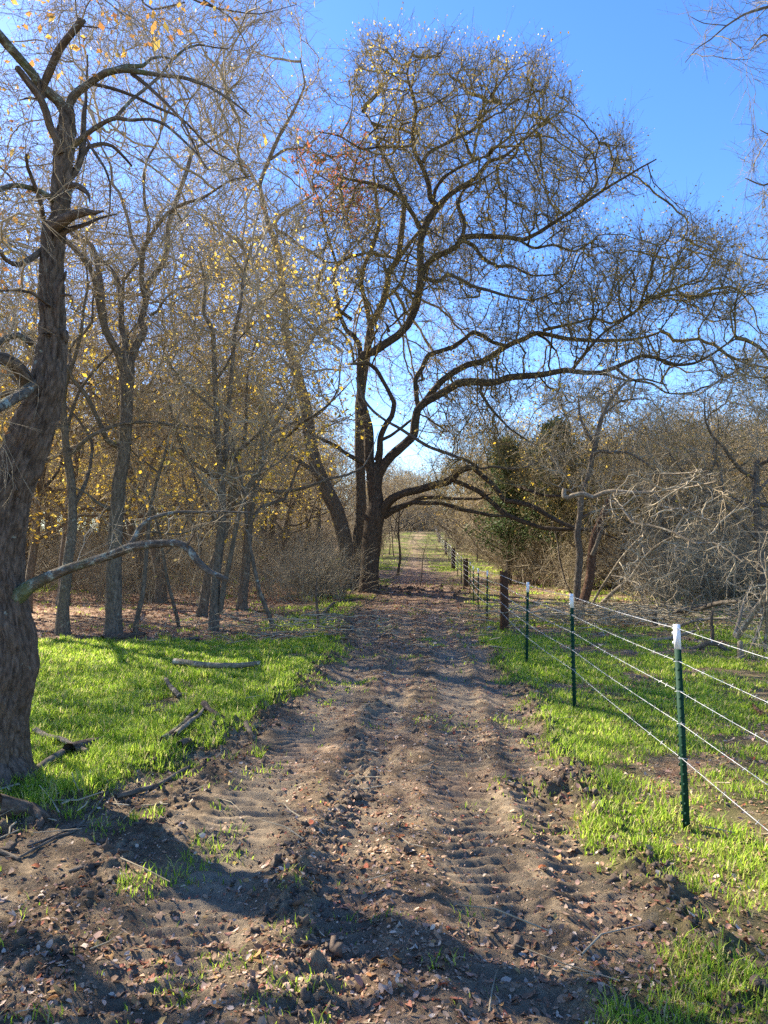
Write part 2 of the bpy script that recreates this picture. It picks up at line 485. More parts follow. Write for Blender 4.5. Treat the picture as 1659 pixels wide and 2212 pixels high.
def poly_points(poly, n, d, dz, gap=.0, seed=1):
    poly = np.array(poly, float); lo, hi = poly.min(0), poly.max(0); out = []
    got = 0
    g = np.random.default_rng(seed)
    while got < n:
        x, y = g.uniform(lo[0], hi[0], n * 2), g.uniform(lo[1], hi[1], n * 2)
        m = in_poly(x + 38 * fbm(x / 55, y / 55, o=3, seed=seed + 5), y + 38 * fbm(x / 50 + 9, y / 50, o=3, seed=seed + 6), poly)
        if gap: m &= fbm(x / 90, y / 90, o=3, seed=seed + 60) > -1 + gap
        x, y = x[m], y[m]
        dd = d + np.clip(g.normal(0, 1, len(x)), -1.8, 1.8) * dz
        out.append(P(x, y, dd)); got += len(x)
    return np.concatenate(out)[:n]

def colonize(seeds, att, step, infl, kill, iters=70, jit=.35, up=0.0, seed=0):
    g = np.random.default_rng(seed + 100)
    pos = np.array(seeds, float); par = np.full(len(pos), -1)
    att = np.array(att, float)
    bd = np.full(len(att), 1e9); bi = np.zeros(len(att), int)
    def upd(newp, base):
        nonlocal bd, bi
        for s in range(0, len(newp), 400):
            q = newp[s:s + 400]
            d = ((att[:, None] - q[None]) ** 2).sum(-1); j = d.argmin(1); dm = d[np.arange(len(att)), j]
            b = dm < bd; bd[b] = dm[b]; bi[b] = base + s + j[b]
    upd(pos, 0)
    cp = [par]; n = len(pos); allpos = pos; dirn = np.zeros_like(pos)
    for it in range(iters):
        keep = bd > kill ** 2
        att, bd, bi = att[keep], bd[keep], bi[keep]
        act = bd < infl ** 2
        if not act.any():
            if it == 0 and len(att): act = bd < (infl * 3) ** 2
            if not act.any(): break
        u, inv = np.unique(bi[act], return_inverse=True)
        dirs = norm(att[act] - allpos[bi[act]])
        sm = np.zeros((len(u), 3)); np.add.at(sm, inv, dirs)
        dv = norm(norm(sm) + .9 * dirn[u] + g.normal(0, jit, sm.shape) + np.array([0, 0, up]))
        new = allpos[u] + dv * step
        allpos = np.concatenate([allpos, new]); dirn = np.concatenate([dirn, dv]); cp.append(u)
        upd(new, n); n += len(new)
    return allpos, np.concatenate(cp)

def graph_radii(par, rtip, e, rmax):
    n = len(par); acc = np.zeros(n)
    for i in range(n - 1, -1, -1):
        if acc[i] == 0: acc[i] = rtip ** e
        if par[i] >= 0: acc[par[i]] += acc[i]
    return np.minimum(acc ** (1 / e), rmax)

def twiglets(p, d, L, r, per=2, up=.25, seed=0, spread=.8):
    """small sprays growing from points p with directions d -> segs p0,p1,r0,r1, tips"""
    g = np.random.default_rng(seed + 7)
    p = np.repeat(p, per, 0); d = np.repeat(d, per, 0); n = len(p)
    U = np.array([0, 0, up]); N_ = lambda s: g.normal(0, s, (n, 3))
    l = L * g.choice([.5, .7, .9, 1.1, 1.3, 1.9], (n, 1), p=[.2, .22, .22, .2, .12, .04]); rr = np.full(n, r)
    d1 = norm(d * .8 + N_(spread * .5) + U); a = p + d1 * l * .55
    d2 = norm(d1 + N_(.22) + U * .5); b = a + d2 * l * .6
    d3 = norm(d1 + N_(.42)); c = a + d3 * l * .5
    d4 = norm(d2 + N_(.5)); e = (a + b) / 2 + d4 * l * .28
    d5 = norm(d3 + N_(.5)); f = (p + a) / 2 + d5 * l * .35
    p0 = np.concatenate([p, a, a, (a + b) / 2, (p + a) / 2]); p1 = np.concatenate([a, b, c, e, f])
    r0 = np.concatenate([rr, rr * .8, rr * .65, rr * .6, rr * .5]); r1 = np.concatenate([rr * .8, rr * .45, rr * .4, rr * .4, rr * .35])
    return p0, p1, r0, r1, np.concatenate([a, b, c, e])

def leaf_quads(p, size, seed=0, flat=False):
    g = np.random.default_rng(seed + 70); n = len(p)
    if n == 0: return np.zeros((0, 3)), np.zeros((0, 4), int)
    a = norm(g.normal(0, 1, (n, 3)) + (np.array([0, 0, -.5])))
    b = norm(np.cross(a, g.normal(0, 1, (n, 3))))
    s = size * g.choice([.4, .6, .85, 1.1, 1.5], (n, 1))
    q = p + g.normal(0, size * .4, (n, 3))
    nrm = np.cross(a, b)
    V = np.stack([q, q + a * s * .5 + b * s * .30 + nrm * s * .08, q + a * s, q + a * s * .5 - b * s * .30 + nrm * s * .08], 1).reshape(-1, 3)
    return V, (np.arange(n)[:, None] * 4 + np.arange(4)[None])

def tree(name, label, cat, base, limbs, att, twigs=dict(), leaves=(), group=None, bark='bark_far', twig='twig', seeds_from=1, extra=None, disp=None, sidesk=None):
    """limbs: list of (part_name, rows[, bark]); att: crown points; leaves: (material, size, fn(pos)->prob)"""
    base = np.asarray(base, float)
    root = thing(name, base, label, cat, group) if isinstance(name, str) else name
    seeds = []
    for i, L in enumerate(limbs):
        nm, c = L[0], L[1]
        bk = L[2] if len(L) > 2 and L[2] else bark
        A = Acc(); jag = .8 if nm in ('stub', 'broken_limb') else 0
        k = nsides(c[:, 3].max())
        if sidesk and i == 0: k = sidesk
        A.add(*tube(c, k, .16, disp if (disp and i == 0) else None, jag, seed=i + 1))
        o = link(nm, A.mesh(nm, M[bk], base), root)
        if i >= seeds_from and nm not in ('stub', 'root'):
            m = np.arange(len(c)) > len(c) * .12
            cc = c[m]; st = np.concatenate([[0], np.cumsum(np.linalg.norm(np.diff(cc[:, :3], axis=0), axis=1))])
            q = np.arange(0, st[-1], twigs.get('seedstep', .35))
            seeds.append(np.stack([np.interp(q, st, cc[:, j]) for j in range(3)], 1))
    if extra is not None: seeds.append(extra)
    if att is None or not seeds: return root
    seeds = np.concatenate(seeds)
    tw = dict(step=.3, infl=3.0, kill=.4, iters=60, jit=.35, up=.05, rtip=.006, e=2.3, rmax=.05, L=.6, per=2, r=.005, seed=3, tup=.2, spread=.8)
    tw.update(twigs)
    pos, par = colonize(seeds, att, tw['step'], tw['infl'], tw['kill'], tw['iters'], tw['jit'], tw['up'], tw['seed'])
    rad = graph_radii(par, tw['rtip'], tw['e'], tw['rmax'])
    ch = np.where(par >= 0)[0]; pa = par[ch]
    A = Acc()
    p0, p1 = pos[pa], pos[ch]; r0 = np.minimum(rad[pa], rad[ch] * 1.25); r1 = rad[ch]
    th = r1 > .35 * tw['rmax']
    for msk, k in ((th, 5), (~th, 3)): A.add(*frusta(p0[msk], p1[msk], r0[msk], r1[msk], k))
    ns = (rad[ch] < tw['rmax'] * .5)
    dirs = norm(p1 - p0)
    t0, t1, q0, q1, tips = twiglets(p1[ns], dirs[ns], tw['L'], tw['r'], tw['per'], tw['tup'], tw['seed'], tw['spread'])
    A.add(*frusta(t0, t1, q0, q1, 3))
    link('twigs', A.mesh('twigs', M[twig], base, smooth=False), root)
    g = np.random.default_rng(tw['seed'] + 5)
    for li, (mt, size, fn) in enumerate(leaves):
        pr = fn(tips) if callable(fn) else np.full(len(tips), fn)
        sel = tips[g.random(len(tips)) < pr]
        if len(sel) == 0: continue
        V, Fq = leaf_quads(sel, size, tw['seed'] + li)
        A = Acc(); A.add(V, Fq); link('leaves', A.mesh('leaves', M[mt], base, smooth=False), root)
    return root

def clump(thr, hi, lo, sc_=.7, seed=80):
    return lambda p: np.where(fbm(p[:, 0] * sc_, p[:, 1] * sc_, p[:, 2] * sc_, o=2, seed=seed) > thr, hi, lo)

#==SCENE==
# ================================================================== ground
def axis(lo, hi, c, fine, grow, fl):
    """coordinates from lo to hi, spacing `fine` within fl of c, growing outwards"""
    a = [c]; s = fine
    while a[-1] < hi:
        if a[-1] > c + fl: s *= grow
        a.append(a[-1] + s)
    b = [c]; s = fine
    while b[-1] > lo:
        if b[-1] < c - fl: s *= grow
        b.append(b[-1] - s)
    return np.array(b[::-1][:-1] + a)
gx = axis(-700, 700, 0, .016, 1.025, 2.1)
ylist = [0.5]; s_ = .016
while ylist[-1] < 1500:
    if ylist[-1] > 6.5: s_ *= 1.0085 if ylist[-1] < 60 else 1.04
    ylist.append(ylist[-1] + s_)
gy = np.array([-60, -30, -15, -8, -4, -2, -1, -.4, 0, .25] + ylist)
XX, YY = np.meshgrid(gx, gy)
xf, yf = XX.ravel(), YY.ravel()
nx, ny = len(gx), len(gy)
i = (np.arange(ny - 1)[:, None] * nx + np.arange(nx - 1)[None]).ravel()
GF = np.stack([i, i + 1, i + 1 + nx, i + nx], 1)
gm = grass_mask(xf, yf); pm = path_mask(xf, yf)
l_, r_ = path_edges(yf)
lit = (1 - pm) * np.clip(.75 - gm * 1.2 + .5 * fbm(xf * .8, yf * .8, o=3, seed=90), 0, 1)
lit = np.maximum(lit, pm * sstep(12, 26, yf) * .75 * (1 - .7 * sstep(36, 60, yf)))
lit = np.maximum(lit, pm * .35 * sstep(.0, .4, fbm(xf * 1.5, yf * 1.5, o=3, seed=91)))
GV = np.stack([xf, yf, H(xf, yf)], 1)
col = np.stack([rut_mask(xf, yf), gm, lit, np.ones_like(pm)], 1)
g_me = mesh("ground", GV, GF, M['soil'], True, {'ground': col})
tag(link("ground", g_me), kind='structure')
print("ground", len(GV), time.time() - T0)

def near_field(n, ymin, ymax, k, pw, seed):
    """points spread evenly as seen from the track: density falls with distance"""
    g = np.random.default_rng(seed)
    t = g.random(n)
    e = 1 - pw
    y = (ymin ** e + t * (ymax ** e - ymin ** e)) ** (1 / e)
    x = g.uniform(-1, 1, n) * (k * y + .9)
    return x, y, g

# ---- grass
def blades(n, ymin, ymax, seed, hfac=1.0, pw=1.15):
    x, y, g = near_field(n, ymin, ymax, .62, pw - 1, seed)
    m = grass_mask(x, y)
    tuft = fbm(x * 5, y * 5, o=2, seed=95)
    prob = sstep(.10, .75, m + .35 * tuft + .55 * fbm(x * 1.3, y * 1.3, o=3, seed=98)) * np.where(x > 0, .75, 1)
    sp = .007 * (fbm(x * 2.5, y * 2.5, o=2, seed=96) > .28) * (m < .3) * (y < 18)
    keep = g.random(n) < np.maximum(prob, sp)
    x, y, tuft, m = x[keep], y[keep], tuft[keep], m[keep]; n = len(x)
    z = H(x, y) - .006
    h = g.uniform(.025, .072, n) * (1 + .7 * np.clip(tuft, -.6, 1)) * hfac * np.where(x < -1, 1.25, .95) * np.where(m < .18, .62, 1)
    w = np.clip(.0011 * y ** .75, .0022, .016) * g.uniform(.7, 1.3, n)
    th = g.uniform(0, 2 * math.pi, n); lean = g.uniform(.2, 1.25, n) * h
    dx, dy = np.cos(th) * lean, np.sin(th) * lean
    tx, ty = -np.sin(th) * w, np.cos(th) * w
    V = np.stack([np.stack([x - tx, y - ty, z], 1), np.stack([x + tx, y + ty, z], 1),
                  np.stack([x + dx * .35 + tx * .8, y + dy * .35 + ty * .8, z + h * .6], 1),
                  np.stack([x + dx * .35 - tx * .8, y + dy * .35 - ty * .8, z + h * .6], 1),
                  np.stack([x + dx, y + dy, z + h], 1)], 1).reshape(-1, 3)
    b = np.arange(n)[:, None] * 5
    return V, [b + np.array([[0, 1, 2, 3]]), b + np.array([[3, 2, 4]])]
A = Acc()
A.add(*blades(430000, 2.2, 14, 1)); A.add(*blades(300000, 13, 45, 2, 1.15)); A.add(*blades(60000, 40, 110, 3, 1.5))
V = np.concatenate(A.V); print("blades", len(V) // 5)
tag(link("grass", mesh("grass", V, [np.concatenate(f) for f in A.F.values()], M['grass'], False)),
    "short bright green winter grass on both sides of the dirt track", "grass", kind='stuff')

# ---- fallen leaves
def litter(n, ymin, ymax, seed, size, prob_fn, k=.62, lift=.004):
    x, y, g = near_field(n, ymin, ymax, k, .25, seed)
    keep = g.random(n) < prob_fn(x, y)
    x, y = x[keep], y[keep]; n = len(x); z = H(x, y) + lift
    s = size * g.choice([.4, .6, .8, 1.0, 1.25, 1.7], n, p=[.22, .24, .22, .18, .10, .04]) * np.maximum(1, (y / 9) ** .35); th = g.uniform(0, 6.283, n)
    ex, ey = H(x + .03, y), H(x, y + .03)
    gxn, gyn = (ex - z + lift) / .03, (ey - z + lift) / .03
    nrm = norm(np.stack([-gxn * .5 + g.normal(0, .42, n), -gyn * .5 + g.normal(0, .42, n), np.ones(n)], 1))
    a = norm(np.stack([np.cos(th), np.sin(th), -(np.cos(th) * nrm[:, 0] + np.sin(th) * nrm[:, 1]) / nrm[:, 2]], 1))
    b = np.cross(nrm, a)
    wd = g.uniform(.20, .30, n); curl = g.uniform(.0, .28, n) * g.choice([-1, 1], n); edge = g.uniform(0, .12, n)
    p = np.stack([x, y, z + .25 * s * np.abs(nrm[:, 0]) + np.maximum(0, -curl) * 0], 1)
    def pt(u, v, c): return p + a * (s * u)[:, None] + b * (s * v)[:, None] + nrm * (s * c)[:, None]
    V = np.stack([pt(-.5 + 0 * s, 0 * s, curl), pt(-.2 + 0 * s, wd, edge), pt(.2 + 0 * s, wd * .9, edge), pt(.5 + 0 * s, 0 * s, curl),
                  pt(.2 + 0 * s, -wd * .9, edge), pt(-.2 + 0 * s, -wd, edge), pt(0 * s, 0 * s, 0 * s)], 1).reshape(-1, 3)
    q = np.arange(n)[:, None] * 7
    return V, [np.concatenate([q + np.array([[6, i, (i + 1) % 6]]) for i in range(6)])]
def p_track(x, y):
    l, r = path_edges(y); u = x - rut_centre(y)
    drift = .35 * np.exp(-((u - 1.05) / .28) ** 2) + .30 * np.exp(-((u + .25) / .22) ** 2) + .2 * np.exp(-((x - l - .25) / .3) ** 2)
    smooth = .8 * np.exp(-((u + .0) / .22) ** 2) * (y < 6)
    q = .40 + 1.1 * fbm(x * 1.1, y * 1.1, o=3, seed=97) + drift - .12 * smooth
    g_ = grass_mask(x, y)
    return np.clip(q * (1 - .85 * g_), .02, .95)
def p_woods(x, y): return np.clip((.8 - 1.5 * grass_mask(x, y)) * (1 - .3 * path_mask(x, y)), 0, 1)
A = Acc()
A.add(*litter(80000, 1.9, 13, 5, .032, p_track)); A.add(*litter(60000, 12.5, 36, 6, .06, p_woods, .62))
A.add(*litter(90000, 1.9, 10, 8, .011, lambda x, y: np.clip(.35 + .8 * p_track(x, y), 0, 1) * (1 - .7 * grass_mask(x, y))))
V = np.concatenate(A.V); print("leaves", len(V) // 7)
tag(link("fallen_leaves", mesh("fallen_leaves", V, [np.concatenate(f) for f in A.F.values()], M['litter'], False)),
    "small curled pinkish brown dead leaves strewn over the dirt track", "fallen leaves", kind='stuff')

# ---- loose clods of soil
def clods(n, seed):
    x, y, g = near_field(n, 2.0, 30, .5, .3, seed)
    l, r = path_edges(y); u = x - rut_centre(y)
    k = (np.exp(-((u + .42 + .12 * np.sin(y * 2)) / .12) ** 2) * (y < 8) + np.exp(-((u - 1.22) / .15) ** 2) * (y < 12) + 1.5 * np.exp(-((x - l) / .2) ** 2) * (y > 3.6) * (y < 17)
         + np.exp(-((u + 1.5) / .18) ** 2) * (y < 9) + 7 * np.exp(-(((x - 1.12) / .24) ** 2 + ((y - 5.15) / .2) ** 2))
         + .6 * np.exp(-(((x - 1.3) / 2.1) ** 4 + ((y - 30.0) / 2.2) ** 2)))
    keep = g.random(n) < np.clip(k * .8 + .04 * path_mask(x, y), 0, 1)
    x, y = x[keep], y[keep]; n = len(x)
    ph = (1 + 5 ** .5) / 2
    iv = norm(np.array([(-1, ph, 0), (1, ph, 0), (-1, -ph, 0), (1, -ph, 0), (0, -1, ph), (0, 1, ph), (0, -1, -ph), (0, 1, -ph), (ph, 0, -1), (ph, 0, 1), (-ph, 0, -1), (-ph, 0, 1)], float))
    f = np.array([(0, 11, 5), (0, 5, 1), (0, 1, 7), (0, 7, 10), (0, 10, 11), (1, 5, 9), (5, 11, 4), (11, 10, 2), (10, 7, 6), (7, 1, 8), (3, 9, 4), (3, 4, 2), (3, 2, 6), (3, 6, 8), (3, 8, 9), (4, 9, 5), (2, 4, 11), (6, 2, 10), (8, 6, 7), (9, 8, 1)])
    e, fs, vs = {}, [], list(iv)
    def mid(a, b):
        kk = (min(a, b), max(a, b))
        if kk not in e: e[kk] = len(vs); vs.append(norm((vs[a] + vs[b]) / 2))
        return e[kk]
    for a, b, c in f:
        ab, bc, ca = mid(a, b), mid(b, c), mid(c, a); fs += [(a, ab, ca), (b, bc, ab), (c, ca, bc), (ab, bc, ca)]
    iv, f = np.array(vs), np.array(fs)
    s = g.lognormal(-4.75, .5, n).clip(.004, .026) * np.maximum(1, (y / 7) ** .5) * np.where(y > 24, 1.8, 1)
    rad = 1 + .55 * g.normal(0, 1, (n, len(iv), 1)).clip(-1.5, 1.8)
    sc3 = g.uniform(.6, 1.3, (n, 1, 3))
    V = np.stack([x, y, H(x, y) + s * .25], 1)[:, None] + iv[None] * rad * sc3 * s[:, None, None]
    return V.reshape(-1, 3), (np.arange(n)[:, None, None] * len(iv) + f[None]).reshape(-1, 3)
V, Fc = clods(42000, 12)
tag(link("soil_clods", mesh("soil_clods", V, Fc, M['clod'], False)), "crumbly dark clods of soil thrown up along the ruts", "soil clods", kind='stuff')
print("floor stuff", time.time() - T0)

# ================================================================== hero trees
def gz(x, y): return float(base_h(np.array([x]), np.array([y]))[0])
Z = lambda x, y, d: P(x, y, d)

# ---- 1. crooked dead-topped tree in the left foreground
def t1_disp(B):
    # deep vertical bark ridges
    a = fbm(B[..., 0] * 30, B[..., 1] * 30, B[..., 2] * 5.5, o=3, seed=201)
    b = fbm(B[..., 0] * 8, B[..., 1] * 8, B[..., 2] * 4, o=2, seed=202)
    c = fbm(B[..., 0] * 70, B[..., 1] * 70, B[..., 2] * 16, o=2, seed=203)
    return .017 * (1 - np.abs(a) * 3.4) + .016 * b + .007 * c
D1 = 5.2
trunk1_raw = limb("Z4,1790,185 4,1720,158 5,1690,140 0,1655,122 -1,1600,114 1,1550,110 7,1500,112 D62,2211,345 62,2050,315 36,1900,312 5,1700,300 0,1500,315 15,1300,310 45,1100,315 95,950,310 160,800,292 215,650,275 275,500,235 320,350,228 335,200,200 350,0,158 A345,2211,158 338,1950,155 340,1700,146 352,1520,135 385,1430,112 400,1300,104 405,1150,110 420,1000,118 430,900,110 432,780,98 430,700,85", D1, 5.1, .02)
trunk1 = trunk1_raw.copy(); trunk1[:, 3] *= .89
L1 = [("trunk", trunk1, 'bark_oak'),
 ("limb", limb("A432,740,75 380,660,72 325,615,70 260,560,62 225,500,60 185,450,60 100,350,62 0,235,66 -120,90,60", 5.1, 4.6), 'bark_lichen'),
 ("limb", limb("A400,1000,60 375,920,55 330,830,52 300,730,52 262,640,52 210,570,50 150,490,46 110,440,40", 5.05, 4.8), 'bark_oak'),
 ("broken_limb", limb("A275,640,46 275,580,50 310,500,52 345,420,52 390,320,50 450,240,48 500,180,48 545,118,50", 4.95, 4.7), 'bark_oak'),
 ("limb", limb("A445,720,60 465,650,58 500,605,54 580,545,50 690,475,46 800,455,40 900,468,34 1040,490,28 1200,508,24 1350,560,20 1500,650,16 1640,760,10", 5.1, 4.7), 'bark_lichen'),
 ("limb", limb("A700,468,34 830,432,32 930,432,26 985,385,20 1060,370,16 1130,385,10", 5.1, 5.5), 'bark_lichen'),
 ("limb", limb("A860,480,28 950,550,26 1080,670,22 1190,790,18 1270,950,15 1340,1100,10", 5.0, 4.6), 'bark_oak'),
 ("limb", limb("A600,545,26 740,580,24 880,630,22 1020,700,20 1180,770,18 1300,890,15 1400,990,12 1600,1095,8", 5.1, 5.6), 'bark_oak'),
 ("limb", limb("A470,960,46 520,915,42 600,850,36 690,795,32 760,770,30 850,785,24 980,778,22 1080,815,20 1180,900,17 1290,1010,13 1360,1110,8", 5.1, 4.6), 'bark_lichen'),
 ("limb", limb("A745,780,26 850,660,24 960,570,22 1050,490,20 1110,410,18 1200,325,17 1300,292,14 1400,310,10 1500,320,7", 5.1, 5.7), 'bark_lichen'),
 ("limb", limb("A440,1180,46 500,1110,46 535,1000,44 545,850,40 548,740,34 560,660,22 566,520,14 572,360,12", 5.15, 5.4), 'bark_oak'),
 ("limb", limb("A530,1030,30 580,960,28 660,938,26 735,955,24 800,1015,20 862,1085,12", 5.2, 5.5), 'bark_oak'),
 ("broken_limb", limb("A560,900,20 620,1000,20 680,1090,16 720,1200,14 715,1380,10 690,1500,6", 5.0, 4.9), 'bark_oak'),
 ("broken_limb", limb("A350,1480,90 410,1445,84 480,1405,66 560,1385,48 620,1390,30 672,1380,12", 5.0, 4.8, .03), 'bark_oak'),
 ("broken_limb", limb("A380,1540,50 450,1500,38 560,1465,28 650,1425,20 765,1397,8", 5.05, 5.0, .03), 'bark_oak'),
 ("broken_limb", limb("A440,1215,50 500,1212,44 550,1240,36 580,1275,24 585,1325,6", 5.0, 4.9, .03), 'bark_oak'),
 ("stub", limb("D375,1,10 A385,1890,34 415,1820,28 435,1770,14", 5.0, 4.95, .03), 'bark_oak'),
 ("stub", limb("A390,1930,20 430,1925,16 468,1932,12", 4.98, 4.9, .03), 'bark_oak'),
 ("stub", limb("A262,600,22 252,540,18 248,475,8", 4.9, 4.85, .03), 'bark_oak'),
 ("stub", limb("A240,650,22 190,640,16 125,655,8", 4.95, 4.9, .03), 'bark_oak'),
 ("stub", limb("A540,170,14 640,180,10 760,185,6", 4.7, 4.6, .03), 'bark_oak'),
 ("limb", limb("D230,430,110 190,360,96 150,290,90 90,225,86 20,185,84 -80,170,80 -220,60,60", 5.15, 4.4), 'bark_oak'),
 ("limb", limb("D215,350,70 160,410,70 90,445,70 0,500,66 -120,560,50", 5.05, 4.3), 'bark_lichen'),
 ("limb", limb("A360,1320,44 300,1270,40 210,1230,36 100,1210,34 0,1235,34 -120,1270,24", 5.1, 4.5), 'bark_lichen'),
 ("limb", limb("A290,1480,30 270,1340,28 230,1220,26 180,1090,24 170,1010,14", 5.1, 4.7), 'bark_oak'),
 ("limb", limb("A270,1640,50 200,1690,44 120,1730,38 40,1700,30 0,1640,26", 5.1, 4.6), 'bark_oak'),
 ("limb", limb("A330,2000,24 200,1910,22 90,1895,18 0,1900,14 -100,1880,10", 5.05, 4.5), 'bark_oak'),
 ("limb", limb("D210,90,44 120,30,40 40,50,40 0,80,36 -90,120,30", 5.2, 4.9), 'bark_lichen'),
 ("broken_limb", limb("D110,1740,120 160,1700,95 220,1660,84 320,1610,74 480,1548,66 640,1498,60 760,1455,60 850,1420,62 950,1402,56 1080,1392,50 1170,1395,50 1240,1440,48 1300,1520,46 1370,1580,42 1440,1610,36 1495,1632,28", 5.15, 4.75, .03), 'bark_lichen'),
 ("limb", limb("D835,1425,34 870,1370,34 905,1300,30 960,1245,28 1050,1208,25 1160,1188,22 1300,1190,20 1450,1186,16 1640,1192,10", 4.95, 5.3), 'bark_lichen'),
 ("root", limb("Z20,1650,60 48,1680,46 78,1702,30 110,1716,16 140,1722,8", 5.15, 4.95), 'bark_oak'),
 ("root", limb("Z-5,1660,60 10,1705,46 30,1740,26 60,1768,10", 5.1, 4.75), 'bark_oak'),
 ("root", limb("Z30,1650,50 66,1668,34 95,1672,20 125,1668,8", 5.2, 5.4), 'bark_oak'),
 ("stub", limb("D1215,1420,16 1245,1370,12 1270,1330,6", 4.8, 4.8, .03), 'bark_oak'),
]
b1 = P(18, 1690, D1); b1[2] = gz(b1[0], b1[1])
at1 = np.concatenate([poly_points([(-60, 0), (330, 40), (560, 130), (560, 400), (430, 330), (300, 160), (180, 260), (200, 420), (90, 520), (-80, 600)], 330, 5.1, .75, seed=3),
                      poly_points([(-120, 400), (90, 430), (70, 800), (40, 1000), (-80, 1050)], 160, 4.9, .7, seed=4),
                      poly_points([(100, 1180), (330, 1090), (540, 1080), (500, 1180), (300, 1150)], 50, 5.1, .3, seed=5)])
tree("crooked_tree", "crooked thick trunk with ridged bark and snapped dead top at the grass edge", "tree", b1, L1, at1,
     dict(step=.11, infl=1.2, kill=.13, rtip=.0022, rmax=.010, L=.22, per=1, r=.0016, seed=21, tup=-.1, seedstep=.25, jit=.45),
     leaves=[('leaf_orange', .045, clump(.33, .25, .006, 1.6, 82))], bark='bark_oak', twig='twig', disp=t1_disp, sidesk=220)
print("t1", time.time() - T0)

# ---- 2. forked grey tree behind it
D2 = 14.2
L2 = [("trunk", limb("D735,2060,170 738,2000,128 742,1850,100 745,1600,96 755,1300,90 780,1000,86 805,850,82 822,650,76 828,400,84 830,260,100 832,180,84", D2, None, .1)),
 ("limb", limb("D815,300,60 775,160,54 735,90,50 690,0,48 A655,2020,46 625,1850,42 595,1760,38 520,1660,34 430,1570,30 330,1500,24 250,1380,18", 14.2, 13.0)),
 ("limb", limb("A690,2180,44 672,2000,42 655,1850,40 630,1700,36 595,1600,30 480,1540,24 400,1430,18", 14.1, 15)),
 ("limb", limb("D840,230,50 865,170,56 900,80,52 945,0,48 A920,2100,46 950,1980,44 960,1870,42 1010,1790,38 1060,1730,36 1090,1630,36 1105,1450,34 1160,1290,30 1225,1100,26 1262,980,22 1330,940,18 1450,880,14 1560,760,8", 14.2, 15.5)),
 ("limb", limb("A950,1960,36 925,1850,34 925,1730,34 940,1620,32 1010,1500,28 1090,1400,26 1200,1330,22 1330,1290,18 1500,1180,12 1640,1150,8", 14.2, 12.6)),
 ("limb", limb("A925,1700,26 905,1640,26 860,1560,24 840,1450,22 810,1350,22 780,1260,20 735,1200,20 725,1090,16 690,1010,14 660,950,12 650,800,8", 14.2, 14.8)),
 ("limb", limb("D820,180,50 815,60,44 A795,2150,42 790,1960,36 770,1840,32 720,1755,30 640,1680,26 560,1560,20 470,1500,14", 14.2, 15.2)),
 ("limb", limb("A960,1560,22 975,1450,22 945,1320,20 940,1180,18 960,1050,15 1040,900,12 1060,760,8", 14.2, 13.4)),
 ("limb", limb("A800,1940,22 810,1830,20 900,1720,16", 14.2, 14)),
 ("limb", limb("D770,760,40 700,720,34 660,630,32 615,530,28 560,420,26 480,330,22 420,200,18 350,60,12", 14.2, 13.2)),
 ("limb", limb("A980,2060,22 1030,2030,18 1060,1980,14 1130,1900,12 1240,1870,8", 14.2, 13.8)),
 ("limb", limb("D735,1180,26 640,1130,22 570,1070,16 470,1020,10", 14.2, 13.6)),
]
b2 = P(244, 1374, D2); b2[2] = gz(b2[0], b2[1])
poly2 = [(60, 60), (150, 0), (620, 0), (560, 160), (520, 420), (470, 620), (400, 700), (300, 600), (180, 640), (90, 500), (70, 300)]
at2 = poly_points(poly2, 2000, 14.2, 2.0, gap=.66, seed=9)
tree("forked_tree", "tall grey tree whose straight trunk forks into a V, behind the lichened broken branch", "tree", b2, L2, at2,
     dict(step=.22, infl=2.5, kill=.28, rtip=.0055, e=2.0, rmax=.045, L=.6, per=1, r=.0042, seed=22, tup=.25),
     leaves=[('leaf_dull', .05, .03), ('leaf_orange', .055, clump(.3, .12, .006, .5, 84))], bark='bark_far')

# ---- 3. slim twin-stemmed tree
D3 = 15.0
L3 = [("trunk", limb("D1385,2010,95 1392,1960,76 1405,1800,64 1412,1600,60 1435,1400,56 1450,1200,52 1445,950,46 1425,750,40 1410,500,36 1400,250,34 1388,0,32 A1330,2050,24 1340,1850,18 1290,1650,12", D3, None, .1)),
 ("limb", limb("D1440,1850,34 1455,1700,34 1490,1550,32 1530,1350,30 1560,1200,26 1610,1060,24 E30,930,22 60,800,18 40,640,12", 15, 14.3)),
 ("limb", limb("D1450,1030,34 1475,800,34 1480,600,32 1505,350,30 1535,0,28 A1570,2000,24 1590,1800,20 1640,1600,14", 15, 16)),
 ("limb", limb("D1450,900,20 1520,800,20 1600,760,16 E60,640,12 120,560,8", 15, 14)),
 ("limb", limb("D1405,520,20 1300,430,16 1190,330,14 1080,180,8", 15, 14.4)),
 ("limb", limb("D1420,700,20 1330,640,16 1200,620,12 1060,520,8", 15, 15.8)),
 ("limb", limb("D1440,1080,18 1340,1010,16 1240,860,12 1180,700,8", 15, 14.2)),
 ("limb", limb("D1415,320,18 1480,230,16 1560,60,12 E20,-60,8", 15, 14.2)),
]
b3 = P(460, 1366, D3); b3[2] = gz(b3[0], b3[1])
at3 = poly_points([(330, 430), (420, 330), (600, 330), (700, 560), (680, 800), (600, 960), (480, 1100), (380, 980), (330, 760)], 1500, 15, 1.8, gap=.7, seed=13)
tree("twin_stemmed_tree", "slim tree with a second stem from its foot, where the lichened broken branch ends", "tree", b3, L3, at3,
     dict(step=.22, infl=2.5, kill=.28, rtip=.0052, e=2.0, rmax=.035, L=.55, per=1, r=.004, seed=23, tup=.1),
     leaves=[('leaf_yellow', .06, clump(.22, .30, .01, .6, 86)), ('leaf_dull', .05, .05)], bark='bark_far')
print("t3", time.time() - T0)

